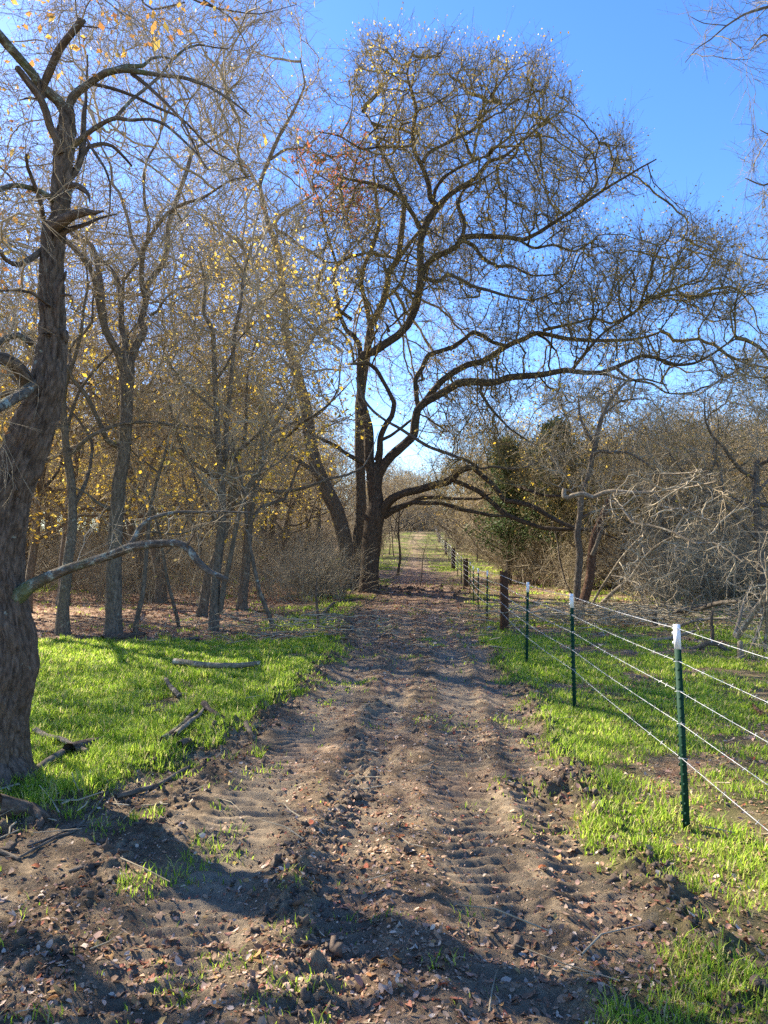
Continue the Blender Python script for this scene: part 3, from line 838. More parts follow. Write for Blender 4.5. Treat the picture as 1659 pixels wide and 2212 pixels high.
# ---- 4. the big spreading oak beside the track
D4 = 28.0
L4 = [("trunk", limb("E748,1740,150 748,1685,122 752,1600,108 762,1450,104 775,1330,108 795,1200,112 800,1120,90 788,1040,86 786,960,96 788,890,90", D4, None, .2)),
 ("limb", limb("E775,960,64 752,860,62 750,740,60 748,640,58 722,540,54 702,450,48 692,330,44 696,220,46 715,160,50 780,140,48 850,95,48 940,35,46 1000,-30,46 B1010,2110,46 1055,2010,46 1075,1920,44 1090,1800,40 1085,1650,40 1092,1560,42 1130,1450,44 1180,1370,44 1205,1330,32", 28, 27)),
 ("limb", limb("B1200,1345,34 1155,1300,32 1140,1200,30 1100,1090,28 1050,990,26 1038,850,24 1060,720,22 1030,600,18 1000,480,14 1040,330,8", 27, 26)),
 ("limb", limb("B1195,1350,34 1270,1280,32 1350,1225,30 1450,1160,26 1530,1060,22 1640,1020,18 C60,920,14 200,790,9", 27, 28.5)),
 ("limb", limb("B1170,1320,22 1185,1240,22 1240,1160,20 1330,1100,18 1420,1060,14 1560,1000,8", 27, 25)),
 ("limb", limb("B1105,1060,22 1140,1000,22 1230,950,20 1330,900,18 1440,840,16 1480,740,14 1560,620,8", 26.5, 27.5)),
 ("limb", limb("B1090,1810,40 1130,1730,40 1180,1680,38 1260,1645,36 1320,1610,34 1360,1555,34 1440,1542,32 1550,1545,30 1659,1550,28 C60,1565,26 160,1520,24 260,1455,22 420,1350,20 520,1285,18 620,1220,16 720,1160,14 820,1100,11 930,1040,7", 27.5, 25)),
 ("limb", limb("C410,1355,14 540,1200,14 530,1050,12 570,900,8", 25.6, 26)),
 ("limb", limb("C20,1560,18 130,1620,16 260,1600,14 400,1640,12 540,1560,8", 26, 27)),
 ("limb", limb("B1358,1560,24 1375,1470,24 1350,1390,22 1335,1320,20 1380,1230,16 1480,1180,12 1600,1100,8", 27, 28)),
 ("limb", limb("B1365,1570,24 1440,1610,24 1480,1670,22 1530,1710,20 1600,1740,18 C-10,1740,16 120,1800,12 300,1790,8", 27, 28)),
 ("limb", limb("B1110,1815,26 1180,1835,26 1225,1830,24 1265,1792,24 1340,1820,22 1430,1870,20 1540,1900,18 1659,1935,16 C120,1960,12 300,1900,8", 27.5, 26.5), 'bark_far'),
 ("limb", limb("E810,960,60 850,880,60 905,815,58 985,745,56 1042,685,54 1052,600,52 1070,520,50 1120,470,48 1220,415,46 1330,350,46 1420,335,44 1530,345,44 1600,335,42 1659,310,42 F80,300,38 200,288,36 330,262,34 430,275,30 560,278,26 660,245,25 760,200,23 830,168,22 920,180,21 1000,210,20 1080,228,18 1180,215,16 1290,160,14 1390,90,12 1500,30,8", 28, 25)),
 ("limb", limb("E1075,520,30 1060,420,30 1056,320,30 1095,255,30 1140,165,30 1220,135,28 1300,110,28 1380,55,26 1430,15,26 1500,40,24 1560,80,22 1640,100,20", 28, 29)),
 ("limb", limb("E1090,500,40 1150,420,38 1230,330,38 1310,270,38 1400,225,38 1490,205,36 1580,150,34 1659,100,32 F60,60,30 140,20,28 230,30,26 340,55,24 480,65,22 640,68,20 760,62,18 880,40,15 980,0,10", 28, 30.5)),
 ("limb", limb("F140,20,18 210,60,16 250,110,14 280,140,8", 29.5, 29)),
 ("limb", limb("F380,260,20 440,180,20 500,110,18 560,40,16 C630,2140,14 760,2060,12 900,1920,8", 26.5, 26)),
 ("limb", limb("F660,245,16 760,320,16 900,350,14 1000,410,10 1150,420,7", 26, 25)),
 ("limb", limb("F450,280,16 600,290,16 740,330,14 860,320,12 1000,360,8", 26, 27)),
 ("limb", limb("F190,0,20 C260,2140,20 400,2110,16 520,2080,14 640,2110,14 780,2040,12 930,1950,10 1100,1920,7", 29, 30)),
 ("limb", limb("C780,2050,14 880,1960,12 960,1850,10 1000,1700,8 1120,1600,7 1135,1420,6", 29.5, 29)),
 ("limb", limb("E1500,335,20 1480,400,18 1540,500,16 1620,590,14 1680,650,12 F120,740,8", 27, 26)),
 ("limb", limb("F170,310,10 200,345,10 240,390,5", 27, 27)),
 ("limb", limb("E690,250,34 695,170,34 685,90,32 650,40,30 615,10,28 B600,2150,26 560,2050,24 540,1920,24 525,1850,22 540,1740,22 620,1680,20 700,1660,16 800,1640,10", 28, 29.5)),
 ("limb", limb("B640,2090,24 560,2030,24 480,1960,22 420,1890,22 430,1800,22 460,1745,22 455,1700,20 360,1640,20 290,1600,18 220,1540,16 150,1500,14 60,1420,10", 28.5, 27)),
 ("limb", limb("B545,1740,18 500,1600,16 460,1480,14 430,1330,12 380,1180,10 420,1050,8", 29, 29)),
 ("limb", limb("B1090,1500,28 1050,1420,28 1000,1340,26 950,1280,26 870,1235,24 800,1205,22 720,1190,18 640,1175,14 560,1160,8", 27, 25.5)),
 ("limb", limb("B980,1310,16 930,1180,16 870,1060,16 810,950,14 780,820,12 700,700,8", 27, 28)),
 ("limb", limb("B1040,950,18 960,960,16 830,960,14 700,970,12 560,890,10 420,860,7", 26.5, 25)),
 ("limb", limb("E808,900,40 822,800,38 826,700,36 860,620,34 900,560,32 915,480,28 890,420,26 850,345,24 800,260,24 740,215,22 690,218,20 610,222,12", 28, 26.5)),
 ("limb", limb("E790,850,16 830,720,14 870,610,14 900,540,12", 27.6, 27)),
 ("limb", limb("E826,720,22 890,690,20 960,640,18 1060,560,12", 28, 29)),
 ("limb", limb("E735,880,30 680,850,26 600,805,24 540,760,22 470,725,20 380,680,16 280,590,10", 28, 26)),
 ("limb", limb("E670,310,16 690,380,14 722,460,16 780,530,16 860,590,16 950,640,18 1050,705,20 1150,765,20 1250,800,20 1400,858,18 1480,905,14 1560,890,16 1659,905,14 F60,900,18 180,850,14 300,820,12 380,770,10", 27, 24), 'bark_far'),
 ("limb", limb("E830,1210,64 850,1160,56 905,1100,50 980,1065,46 1080,1040,46 1170,1015,44 1260,990,44 1305,960,44 1330,925,38 1400,900,34 1430,895,26", 28, 26)),
 ("limb", limb("E1425,895,30 1480,940,30 1560,1010,30 1640,1110,30 F0,1120,30 120,1150,28 220,1210,26 330,1270,24 450,1300,22 560,1320,18 690,1370,8", 26.2, 23)),
 ("limb", limb("E1310,985,30 1400,1020,28 1480,1060,28 1560,1130,28 1640,1200,28 F60,1250,26 180,1290,26 300,1300,24 450,1300,22 650,1285,12", 26.5, 24)),
 ("limb", limb("F-15,1010,20 80,1040,20 200,1080,18 300,1085,16", 25, 22)),
 ("limb", limb("E850,1215,46 900,1180,42 970,1150,36 1040,1120,32 1090,1095,28 1200,1090,24 1300,1100,20 1400,1100,18 1480,1100,14 1560,1060,8", 28, 26)),
 ("limb", limb("E1040,1125,26 1120,1130,24 1230,1132,24 1350,1170,24 1450,1190,22 1560,1212,20 1640,1215,14", 27, 24.5)),
 ("stub", limb("E880,10,22 870,-30,16 855,-50,8", 27.5, 27.3)),
 ("stub", limb("E1090,270,18 1100,320,18 1070,335,8", 27.5, 27.3)),
 ("stub", limb("B1190,1690,22 1178,1640,12", 27.5, 27.3)),
]
for L_ in L4: L_[1][:, 3] *= 1.10
b4 = P(795, 1272, D4); b4[2] = gz(b4[0], b4[1])
p4a = [(690, 250), (700, 150), (760, 110), (800, 75), (880, 85), (960, 75), (1000, 130), (1060, 115), (1110, 130), (1190, 150), (1225, 230), (1205, 340), (1240, 300), (1340, 290), (1400, 345), (1390, 400), (1350, 460), (1300, 520), (1290, 600), (1200, 680), (1040, 740), (960, 800), (840, 740), (760, 640), (700, 560), (640, 480), (680, 380), (620, 330)]
p4b = [(1290, 620), (1350, 520), (1420, 510), (1480, 450), (1530, 480), (1600, 560), (1690, 620), (1740, 760), (1680, 850), (1500, 800), (1300, 770), (1120, 740), (1000, 700)]
p4c = [(1000, 760), (1200, 820), (1400, 850), (1350, 900), (1150, 860), (1060, 900), (1100, 980), (960, 940), (930, 840)]
p4d = [(600, 500), (700, 560), (760, 640), (740, 760), (640, 740), (560, 600)]
p4e = [(900, 1000), (1050, 960), (1200, 960), (1420, 1110), (1340, 1160), (1100, 1090), (950, 1080)]
at4 = np.concatenate([poly_points(p4a, 6600, 27.3, 2.6, gap=.72, seed=31), poly_points(p4b, 3600, 27, 2.6, gap=.72, seed=32),
                      poly_points(p4c, 900, 28.5, 2.4, gap=.7, seed=33), poly_points(p4d, 500, 27.5, 2, seed=34), poly_points(p4e, 330, 25.5, 1.5, seed=35)])
tree("spreading_oak", "huge oak with many crooked spreading limbs standing where the dirt track bends past it", "oak tree", b4, L4, at4,
     dict(step=.34, infl=3.4, kill=.40, rtip=.0118, e=1.95, rmax=.14, L=.80, per=2, r=.0052, seed=24, tup=.3, jit=.40, spread=.7),
     leaves=[('leaf_dull', .08, .42), ('leaf_yellow', .07, clump(.22, .30, .012, .45, 88)), ('leaf_red', .11, lambda p: .9 * (np.linalg.norm((p - P(730, 385, 26.5)) * np.array([1, .4, 1.3]), axis=1) < 1.7))],
     bark='bark_big', twig='twig_dark')
print("oak", time.time() - T0)

# ---- 5. straight grey trunk just behind the oak
L5 = [("trunk", limb("E655,1700,110 660,1600,92 685,1350,76 700,1150,70 695,950,66 688,750,66 690,500,62 705,350,58 730,200,54 748,60,50 765,-40,46 B780,2100,46 840,1980,44 870,1870,42 880,1780,40 940,1690,40 960,1560,38 975,1420,34 985,1280,28", 30.5, None, .2)),
 ("limb", limb("B760,2150,34 730,1980,32 700,1860,30 720,1740,28 780,1600,26 820,1450,24 800,1330,22 795,1250,18 780,1100,14 820,900,8", 30.5, 32)),
 ("limb", limb("B870,1800,18 855,1740,16 845,1700,8", 30.5, 30)),
 ("limb", limb("B940,1700,28 1040,1560,26 1130,1460,22 1240,1330,16 1300,1200,10", 30.5, 33)),
 ("limb", limb("B830,1970,20 920,1900,20 970,1820,18 1000,1700,16 1060,1560,10", 30.5, 29.5)),
]
b5 = P(758, 1270, 30.5); b5[2] = gz(b5[0], b5[1])
at5 = poly_points([(700, 560), (760, 250), (900, 220), (1000, 420), (1080, 700), (1100, 900), (960, 960), (860, 900), (740, 820)], 1300, 32, 2.2, gap=.6, seed=41)
tree("straight_grey_tree", "straight pale grey trunk standing tight behind the spreading oak, on its wooded side", "tree", b5, L5, at5,
     dict(step=.32, infl=3, kill=.4, rtip=.0095, e=2.0, rmax=.08, L=.85, per=1, r=.0072, seed=25), leaves=[('leaf_dull', .075, .20), ('leaf_yellow', .07, clump(.1, .30, .02, .5, 89))])

# ---- 6. thick leaning tree draped in yellow leaves
L6 = [("trunk", limb("E640,1720,130 620,1560,100 590,1350,96 540,1180,96 490,1080,94 440,960,90 395,860,86 365,720,84 345,560,80 320,430,76 285,300,70 250,180,64 215,80,56 200,0,50 B205,2120,48 195,1980,46 180,1850,46 165,1680,46 130,1560,42 90,1450,36 60,1330,30", 29.5, 31, .2)),
 ("limb", limb("E450,980,34 330,880,30 200,800,28 60,760,24 D1500,700,18 1380,640,12", 29.5, 28)),
 ("limb", limb("E350,640,34 260,540,32 180,480,30 90,500,26 40,560,20", 30, 28.5)),
 ("limb", limb("E260,200,36 340,110,34 400,20,30 B450,2120,26 560,2060,20 640,1950,14", 30, 29)),
 ("limb", limb("B60,1340,26 40,1200,26 100,1040,26 160,900,24 250,740,20 330,560,14 300,380,8", 31, 31)),
 ("limb", limb("B110,1500,26 180,1400,22 300,1330,16 420,1250,10", 31, 30)),
 ("limb", limb("B110,1040,20 200,980,18 330,960,12 430,880,8", 31, 32)),
 ("limb", limb("B40,1240,20 -40,1100,18 -160,960,14 -300,820,8", 31, 30)),
]
b6 = P(752, 1274, 29.5); b6[2] = gz(b6[0], b6[1])
at6 = np.concatenate([poly_points([(400, 150), (520, 20), (650, 30), (700, 180), (690, 420), (640, 640), (560, 900), (660, 1000), (560, 1050), (430, 900), (400, 600), (380, 330)], 2600, 30.5, 2.4, gap=.75, seed=51)])
def leaf6(p):
    z = p[:, 2]; return np.where(z < 11.5, np.where(fbm(p[:, 0] * .8, p[:, 1] * .8, p[:, 2] * .8, o=2, seed=99) > -.05, .60, .10), .05)
tree("leaning_tree", "thick trunk leaning away from the spreading oak, wrapped in yellow leafed vines", "tree", b6, L6, at6,
     dict(step=.32, infl=3, kill=.38, rtip=.0095, e=2.0, rmax=.08, L=.85, per=1, r=.0072, seed=26, tup=.3), leaves=[('leaf_yellow', .075, lambda p: leaf6(p) * 1.2), ('leaf_dull', .075, .15)])
print("t6", time.time() - T0)

# ---- 7. crooked sunlit trunk beyond the fence
D7 = 20.0
L7 = [("trunk", limb("F412,1900,70 415,1840,50 412,1700,46 420,1580,46 430,1450,44 412,1340,40 432,1200,38 440,1090,36 470,1000,34 498,900,34 512,820,32 530,760,32 545,680,30 570,580,26 600,510,24 640,440,22 690,380,18 760,310,10", D7, None, .12)),
 ("limb", limb("F500,830,26 560,790,24 640,800,20 740,800,16 850,860,12 930,930,8", 20, 19)),
 ("limb", limb("F530,750,20 460,640,20 430,560,16 420,430,10", 20, 20.6)),
 ("limb", limb("F580,560,14 680,470,12 780,450,10 880,450,6", 20, 19.5)),
 ("limb", limb("F445,1130,20 380,1060,18 330,1040,14 240,1000,8", 20, 20.6)),
 ("limb", limb("F435,1230,18 510,1190,16 560,1180,12 640,1210,8", 20, 19.4)),
]
b7 = P(1246, 1322, D7); b7[2] = gz(b7[0], b7[1])
at7 = poly_points([(1180, 830), (1280, 790), (1400, 800), (1450, 900), (1430, 1030), (1300, 1070), (1180, 1050), (1130, 950)], 800, 20.5, 1.5, gap=.6, seed=61)
tree("crooked_sunlit_tree", "slim crooked trunk lit along one side, standing behind the second steel post beyond the fence", "tree", b7, L7, at7,
     dict(step=.24, infl=2.5, kill=.3, rtip=.0062, e=2.0, rmax=.04, L=.6, per=1, r=.0048, seed=27, tup=.1), leaves=[('leaf_dull', .06, .12), ('leaf_yellow', .07, clump(.2, .4, .01, .9, 77))])

# ---- 8. snapped red-brown trunk beside it, with a dead sprawling crown
L8 = [("trunk", limb("F415,1900,80 425,1850,66 455,1770,62 480,1690,60 498,1600,56 505,1520,56 515,1420,54 528,1340,52 555,1270,46 585,1200,42 605,1140,38 628,1095,26", 19.5, None, .08), 'bark_red'),
 ("broken_limb", limb("F510,1470,30 540,1400,28 560,1340,26 580,1290,18", 19.3, 19.1), 'bark_far'),
 ("broken_limb", limb("F420,1960,18 445,1930,20 500,1810,18 560,1700,17 625,1600,16 700,1490,15 770,1410,14 860,1315,9", 19.2, 16.5), 'bark_pale'),
 ("broken_limb", limb("F500,1850,34 570,1790,30 640,1720,26 700,1670,24 760,1620,22 800,1560,20 850,1490,20 920,1420,18 1000,1370,18 1100,1325,12", 19.4, 17), 'bark_pale'),
 ("limb", limb("F330,1040,30 325,1080,32 350,1095,34 395,1080,34 450,1070,34 520,1092,32 580,1065,32 645,1052,30 760,1062,30 860,1062,28 910,1060,26", 17.5, 16.5), 'bark_pale'),
 ("limb", limb("F900,1062,22 945,1010,18 960,940,14 1050,940,14 1200,926,8", 16.5, 15.5), 'bark_pale'),
 ("limb", limb("F905,1070,24 940,1110,22 960,1150,20 1040,1170,18 1110,1170,16 1200,1220,14 1290,1245,12 1370,1272,8", 16.5, 15.5), 'bark_pale'),
 ("limb", limb("F640,1120,20 700,1160,18 740,1210,16 780,1260,16 880,1275,18 960,1295,18 1050,1325,18 1130,1370,16 1200,1395,16 1300,1390,14 1400,1440,12 1500,1520,8", 17.5, 15), 'bark_pale'),
 ("limb", limb("F1000,1050,16 1080,1040,12 1200,1015,12 1320,990,8", 16, 15), 'bark_pale'),
 ("limb", limb("F620,1602,12 700,1615,14 765,1645,14 830,1720,10 900,1790,6", 18, 17), 'bark_pale'),
]
b8 = P(1252, 1327, 19.5); b8[2] = gz(b8[0], b8[1])
at8 = np.concatenate([poly_points([(1300, 1040), (1400, 1000), (1560, 1020), (1640, 1120), (1600, 1260), (1480, 1230), (1350, 1200), (1280, 1110)], 430, 16.2, 1.1, gap=.6, seed=71),
                      poly_points([(1330, 1230), (1420, 1200), (1500, 1260), (1400, 1330), (1320, 1310)], 130, 17.2, .8, seed=72)])
tree("snapped_tree", "snapped reddish brown trunk with pale bare fallen branches sprawling over the grass beyond the fence", "dead tree", b8, L8, at8,
     dict(step=.20, infl=2.2, kill=.24, rtip=.0068, e=2.0, rmax=.034, L=.34, per=1, r=.0036, seed=28, tup=-.15, jit=.65, spread=1.0), twig='twig_pale', bark='bark_pale')
print("t8", time.time() - T0)
# ================================================================== other trees: prototypes
def proto(kind, seed):
    """returns (parts [(name, mesh)], height) of a tree standing at the origin"""
    g = np.random.default_rng(seed)
    def wander(p, d, L, r0, r1, n=6, w=.25, up=.1):
        rows = [[*p, r0]]; q = np.array(p, float); d = norm(np.array(d, float))
        for i in range(n):
            d = norm(d + g.normal(0, w, 3) + np.array([0, 0, up])); q = q + d * L / n
            rows.append([*q, r0 + (r1 - r0) * (i + 1) / n])
        return np.array(rows), d
    K = dict(tall=(15, .15, 5.0, 4.2, 900), wide=(11, .16, 3.4, 4.0, 800), yellow=(8.5, .10, 2.0, 2.6, 750), low=(6.0, .09, .9, 2.7, 800),
             open=(13, .17, 5.0, 4.6, 520), sapling=(5.5, .035, 1.6, 1.1, 170), far=(10, .15, 2.2, 3.4, 620))[kind]
    h, r, zf, cr, na = K; h *= g.uniform(.92, 1.08)
    limbs, seeds = [], []
    tr, d = wander((0, 0, -.3), (g.normal(0, .08), g.normal(0, .08), 1), zf + .3 + (h - zf) * .35, r * 1.25, r * .55, 7, .10, .12)
    tr[0, 3] *= 1.5; limbs.append(('trunk', tr))
    nb = dict(open=7, tall=6, wide=7, yellow=6, low=8, sapling=2, far=6)[kind]
    for b in range(nb):
        t = .45 + .55 * (b + .5) / nb; ip = t * (len(tr) - 1); i0 = int(ip); f = ip - i0
        q = tr[i0, :3] * (1 - f) + tr[min(i0 + 1, len(tr) - 1), :3] * f
        if kind == 'low': q = tr[1 + b % 3, :3]
        a = b * 2.4 + g.uniform(-.5, .5)
        el = g.uniform(.5, 1.9) if kind in ('tall', 'far', 'open') else g.uniform(.15, 1.0)
        lim, _ = wander(q, (math.cos(a), math.sin(a), el), (h - q[2]) * g.uniform(.55, .8), r * .5, r * .10, 7, .26, .10)
        limbs.append(('limb', lim))
    A = Acc()
    for i, (nm, rows) in enumerate(limbs):
        c = catmull(rows, .25 if kind != 'sapling' else .12)
        A.add(*tube(c, 9 if i == 0 else 6, .15, seed=seed + i))
        m = c[int(len(c) * (.5 if i == 0 else .15)):, :3]; seeds.append(m[::2])
    me_t = A.mesh('trunk', M['bark_far'])
    n = na * 3; v = norm(g.normal(0, 1, (n, 3))) * g.random((n, 1)) ** .38
    ctr = np.array([d[0] * 1.2, d[1] * 1.2, (h + zf) / 2]); att = ctr + v * np.array([cr, cr, (h - zf) / 2])
    keep = fbm(att[:, 0] * .55, att[:, 1] * .55, att[:, 2] * .55, o=2, seed=seed) > -.12
    att = att[keep][:na]
    pos, par = colonize(np.concatenate(seeds), att, .30 if kind != 'sapling' else .2, 3.5, .38 if kind != 'sapling' else .25, 50, .42, .08, seed)
    rad = graph_radii(par, .0085 if kind != 'sapling' else .0045, 2.0, r * .42)
    ch = np.where(par >= 0)[0]; pa = par[ch]; p0, p1 = pos[pa], pos[ch]
    A = Acc(); A.add(*frusta(p0, p1, np.minimum(rad[pa], rad[ch] * 1.25), rad[ch], 3))
    t0, t1, q0, q1, tips = twiglets(p1, norm(p1 - p0), .85 if kind != 'sapling' else .5, .0055 if kind != 'sapling' else .0035, 2 if kind in ('low', 'yellow', 'far') else 1, .15, seed)
    A.add(*frusta(t0, t1, q0, q1, 3))
    parts = [('trunk', me_t), ('twigs', A.mesh('twigs', M[('twig_tan', 'twig', 'twig_dark', 'twig')[seed % 4]] if kind == 'low' else M['twig'], smooth=False))]
    lv = dict(open=('leaf_dull', .07, .05), tall=('leaf_dull', .08, .12), wide=('leaf_dull', .08, .18), yellow=('leaf_yellow', .085, .50), low=('leaf_dull', .08, .24), sapling=('leaf_dull', .06, .08), far=('leaf_dull', .14, .14))[kind]
    sel = tips[(g.random(len(tips)) < lv[2] * (1 + 1.2 * (fbm(tips[:, 0] * .6, tips[:, 1] * .6, tips[:, 2] * .6, o=2, seed=seed + 4) > .0)))]
    V, Fq = leaf_quads(sel, lv[1], seed); A = Acc(); A.add(V, Fq); parts.append(('leaves', A.mesh('leaves', M[lv[0]], smooth=False)))
    if kind in ('wide', 'tall'):
        sel = tips[(fbm(tips[:, 0] * .5, tips[:, 1] * .5, tips[:, 2] * .5, o=2, seed=seed + 8) > (.12 if kind == 'wide' else .25)) & (g.random(len(tips)) < .4)]
        if len(sel): V, Fq = leaf_quads(sel, .075, seed + 1); A = Acc(); A.add(V, Fq); parts.append(('leaves', A.mesh('leaves', M['leaf_yellow'], smooth=False)))
    return parts
PR_ = {k: [proto(k, 500 + 17 * i + j) for j in range(n)] for i, (k, n) in enumerate([('tall', 4), ('wide', 3), ('yellow', 3), ('low', 4), ('sapling', 2), ('far', 3), ('open', 2)])}
print("protos", time.time() - T0)

def plant(kind, x, y, name, label, cat, group, s=1.0, seed=0, sink=.05):
    g = np.random.default_rng(int(abs(x) * 131 + y * 977 + seed))
    parts = PR_[kind][g.integers(len(PR_[kind]))]
    root = thing(name, (x, y, gz(x, y) - sink), label, cat, group, g.uniform(0, 6.28), (s * g.uniform(.9, 1.1), s * g.uniform(.9, 1.1), s))
    for nm, me in parts: link(nm, me, root)
    return root

# named trees one can single out in the near woods
def at_px(px, d): return float(P(px, 1195, d)[0])
singles = [
 ('tall', 142, 14.0, .62, 'slender_tree', "slender grey trunk between the ridged foreground trunk and the forked tree", 'tree'),
 ('sapling', 297, 14.6, 1.25, 'young_tree', "thin straight sapling just beside the forked tree's trunk", 'sapling'),
 ('sapling', 390, 15.6, 1.0, 'young_tree', "thin sapling midway between the forked tree and the twin-stemmed tree", 'sapling'),
 ('sapling', 600, 15.4, 1.35, 'young_tree', "thin lone sapling standing on the grass between the twin-stemmed tree and the track", 'sapling'),
 ('tall', 352, 23.0, .85, 'wood_tree', "dark trunk rising from the leaf-covered bank behind the forked tree", 'tree'),
 ('tall', 325, 25.0, .9, 'wood_tree', "further dark trunk from the leaf-covered bank, almost hidden by the forked tree", 'tree'),
 ('yellow', 60, 19.0, 1.0, 'yellow_leafed_tree', "small yellow leafed tree behind the ridged foreground trunk", 'tree'),
 ('yellow', 520, 20.0, 1.15, 'yellow_leafed_tree', "yellow leafed tree right behind the twin-stemmed tree", 'tree'),
 ('tall', 858, 38.0, .42, 'slim_tree', "slim trunk beside the track just past the spreading oak", 'tree'),
 ('sapling', 907, 31.0, .62, 'track_sapling', "spindly bare sapling growing in the middle of the track", 'sapling'),
 ('yellow', 1262, 32.5, 1.12, 'golden_tree', "golden leafed tree rising behind the crooked sunlit trunk", 'tree'),
 ('wide', 1650, 19.0, .72, 'tangled_tree', "tangled brown tree rising at the frame's edge above the edge shrub", 'tree'),
 ('wide', 1575, 27.0, .80, 'tangled_tree', "tall tangled grey tree just behind the scrub next to the edge tangle", 'tree'),
 ('wide', 1500, 29.0, .78, 'tangled_tree', "brown tangled tree rising above the scrub between the paired dark trunks and the frame's edge", 'tree'),
 ('wide', 1425, 26.0, .62, 'paired_tree', "dark trunk behind the dead sprawling branches, nearer the snapped tree", 'tree'),
 ('wide', 1442, 24.5, .58, 'paired_tree', "dark trunk behind the dead sprawling branches, farther from the snapped tree", 'tree'),
]
def gap_labels(trees, marks, what, far_label, upto=7):
    """name each tree by the pair of landmarks it shows between and its rank in depth there"""
    rank = ['nearest', 'second nearest', 'third nearest', 'fourth nearest', 'fifth nearest', 'sixth nearest', 'seventh nearest']
    bins = {}
    for o in trees:
        x, y, _ = o.location; px = 829.5 + F * x / y
        i = sum(px > m[0] for m in marks); bins.setdefault(i, []).append((y, o))
    for i, lst in bins.items():
        where = ("between " + marks[i - 1][1] + " and " + marks[i][1].replace("the ", "", 1)) if 0 < i < len(marks) else ("left of " + marks[0][1] if i == 0 else "right of " + marks[-1][1])
        for k, (_, o) in enumerate(sorted(lst, key=lambda t: t[0])):
            o['label'] = (rank[k] + " " + what + " " + where) if k < upto else far_label
LM = [(45, "the ridged foreground trunk"), (244, "the forked tree"), (460, "the twin-stemmed tree"), (640, "the leaning tree"), (790, "the spreading oak")]
RM = [(1120, "the dark juniper"), (1246, "the crooked sunlit trunk"), (1434, "the paired dark trunks")]
occ = [(-2.6, 5.2), (b2[0], b2[1]), (b3[0], b3[1]), (b4[0], b4[1]), (b7[0], b7[1]), (b8[0], b8[1])]
for kind, px, d, s, nm, lab, cat in singles:
    x = at_px(px, d); plant(kind, x, d, nm, lab, cat, None, s); occ.append((x, d))

g = np.random.default_rng(77)
def scatter(n, xr, yr, gap, ok):
    out = []
    for _ in range(n * 40):
        if len(out) >= n: break
        x, y = g.uniform(*xr), g.uniform(*yr)
        if not ok(x, y): continue
        if any((x - a) ** 2 + (y - b) ** 2 < gap * gap for a, b in out): continue
        if any((x - a) ** 2 + (y - b) ** 2 < 1.2 ** 2 for a, b in occ): continue
        out.append((x, y))
    return out
inview = lambda x, y: abs(x) < .56 * y + 5
WL = "bare grey tree crowded among others in the wood left of the track"
lst = []
for (x, y) in scatter(24, (-34, -3.6), (18, 66), 3.2, lambda x, y: inview(x, y) and x < -2.5 - .04 * y):
    lst.append(plant('tall' if g.random() < .62 else 'wide', x, y, 'wood_tree', WL, 'tree', 'bare trees of the wood left of the track', g.uniform(.8, 1.1)))
gap_labels(lst, LM, "bare grey wood tree", WL)
YL = "yellow leafed understorey tree among the bare trees left of the track"
lst = []
for (x, y) in scatter(20, (-30, -4), (17, 50), 2.4, lambda x, y: inview(x, y) and x < -3.2):
    lst.append(plant('yellow', x, y, 'yellow_leafed_tree', YL, 'tree', 'yellow understorey trees left of the track', g.uniform(.75, 1.15)))
gap_labels(lst, LM, "yellow leafed tree", YL)
RL = "low bushy bare tree in the scrub beyond the wire fence"
lst = []
for (x, y) in scatter(52, (5, 48), (24, 80), 2.6, lambda x, y: inview(x, y) and x > 5.2 + .03 * y and not (x < 9.5 and y < 27)):
    lst.append(plant('low', x, y, 'scrub_tree', RL, 'tree', 'low trees of the scrub beyond the fence', g.uniform(.95, 1.4) * (1 + .008 * (y - 24))))
gap_labels(lst, RM, "low scrub tree", RL)
BR = "bare tree standing above the scrub beyond the wire fence"
lst = []
for (x, y) in scatter(9, (9, 42), (34, 80), 5, lambda x, y: inview(x, y) and x > .16 * y + 2):
    lst.append(plant('far', x, y, 'scrub_tree', BR, 'tree', 'taller bare trees in the scrub beyond the fence', g.uniform(.75, 1.0)))
gap_labels(lst, RM, "tall scrub tree", BR)
ML = "far bare tree in the depth of the wood left of the track"
for (x, y) in scatter(30, (-42, -5), (38, 74), 3.0, lambda x, y: inview(x, y) and x < -3.5 - .02 * y):
    plant('far', x, y, 'wood_tree', ML, 'tree', 'far trees in the depth of the left wood', g.uniform(.95, 1.35))
FL = "distant bare tree at the far end of the track"
for (x, y) in scatter(105, (-60, 75), (60, 185), 4.2, lambda x, y: abs(x) < .5 * y + 4 and not (.3 + .022 * y < x < 3.0 + .065 * y and y < 124)):
    plant('far', x, y, 'distant_tree', FL, 'tree', 'distant trees at the end of the track', g.uniform(.8, 1.1) * (1.25 if y > 120 else 1))
SL = "thin bare sapling standing in the fence-side thicket beyond the oak"
for (x, y) in scatter(12, (4.2, 9), (26, 60), 1.2, lambda x, y: x > 4.4 + .04 * y):
    plant('sapling', x, y, 'thicket_sapling', SL, 'sapling', 'thin saplings along the far fence', g.uniform(.9, 1.3))
LL = "slim sapling lining the grassy lane past the oak"
for (x, y) in scatter(16, (-4, 2), (36, 95), 1.4, lambda x, y: -3 + .015 * y < x < -.6 + .026 * y):
    plant('sapling', x, y, 'lane_sapling', LL, 'sapling', 'saplings lining the lane past the oak', g.uniform(.9, 1.4))
for i in range(22):
    plant('far', g.uniform(-8, 22), g.uniform(121, 140), 'distant_tree', FL, 'tree', 'distant trees at the end of the track', g.uniform(.6, 1.0))
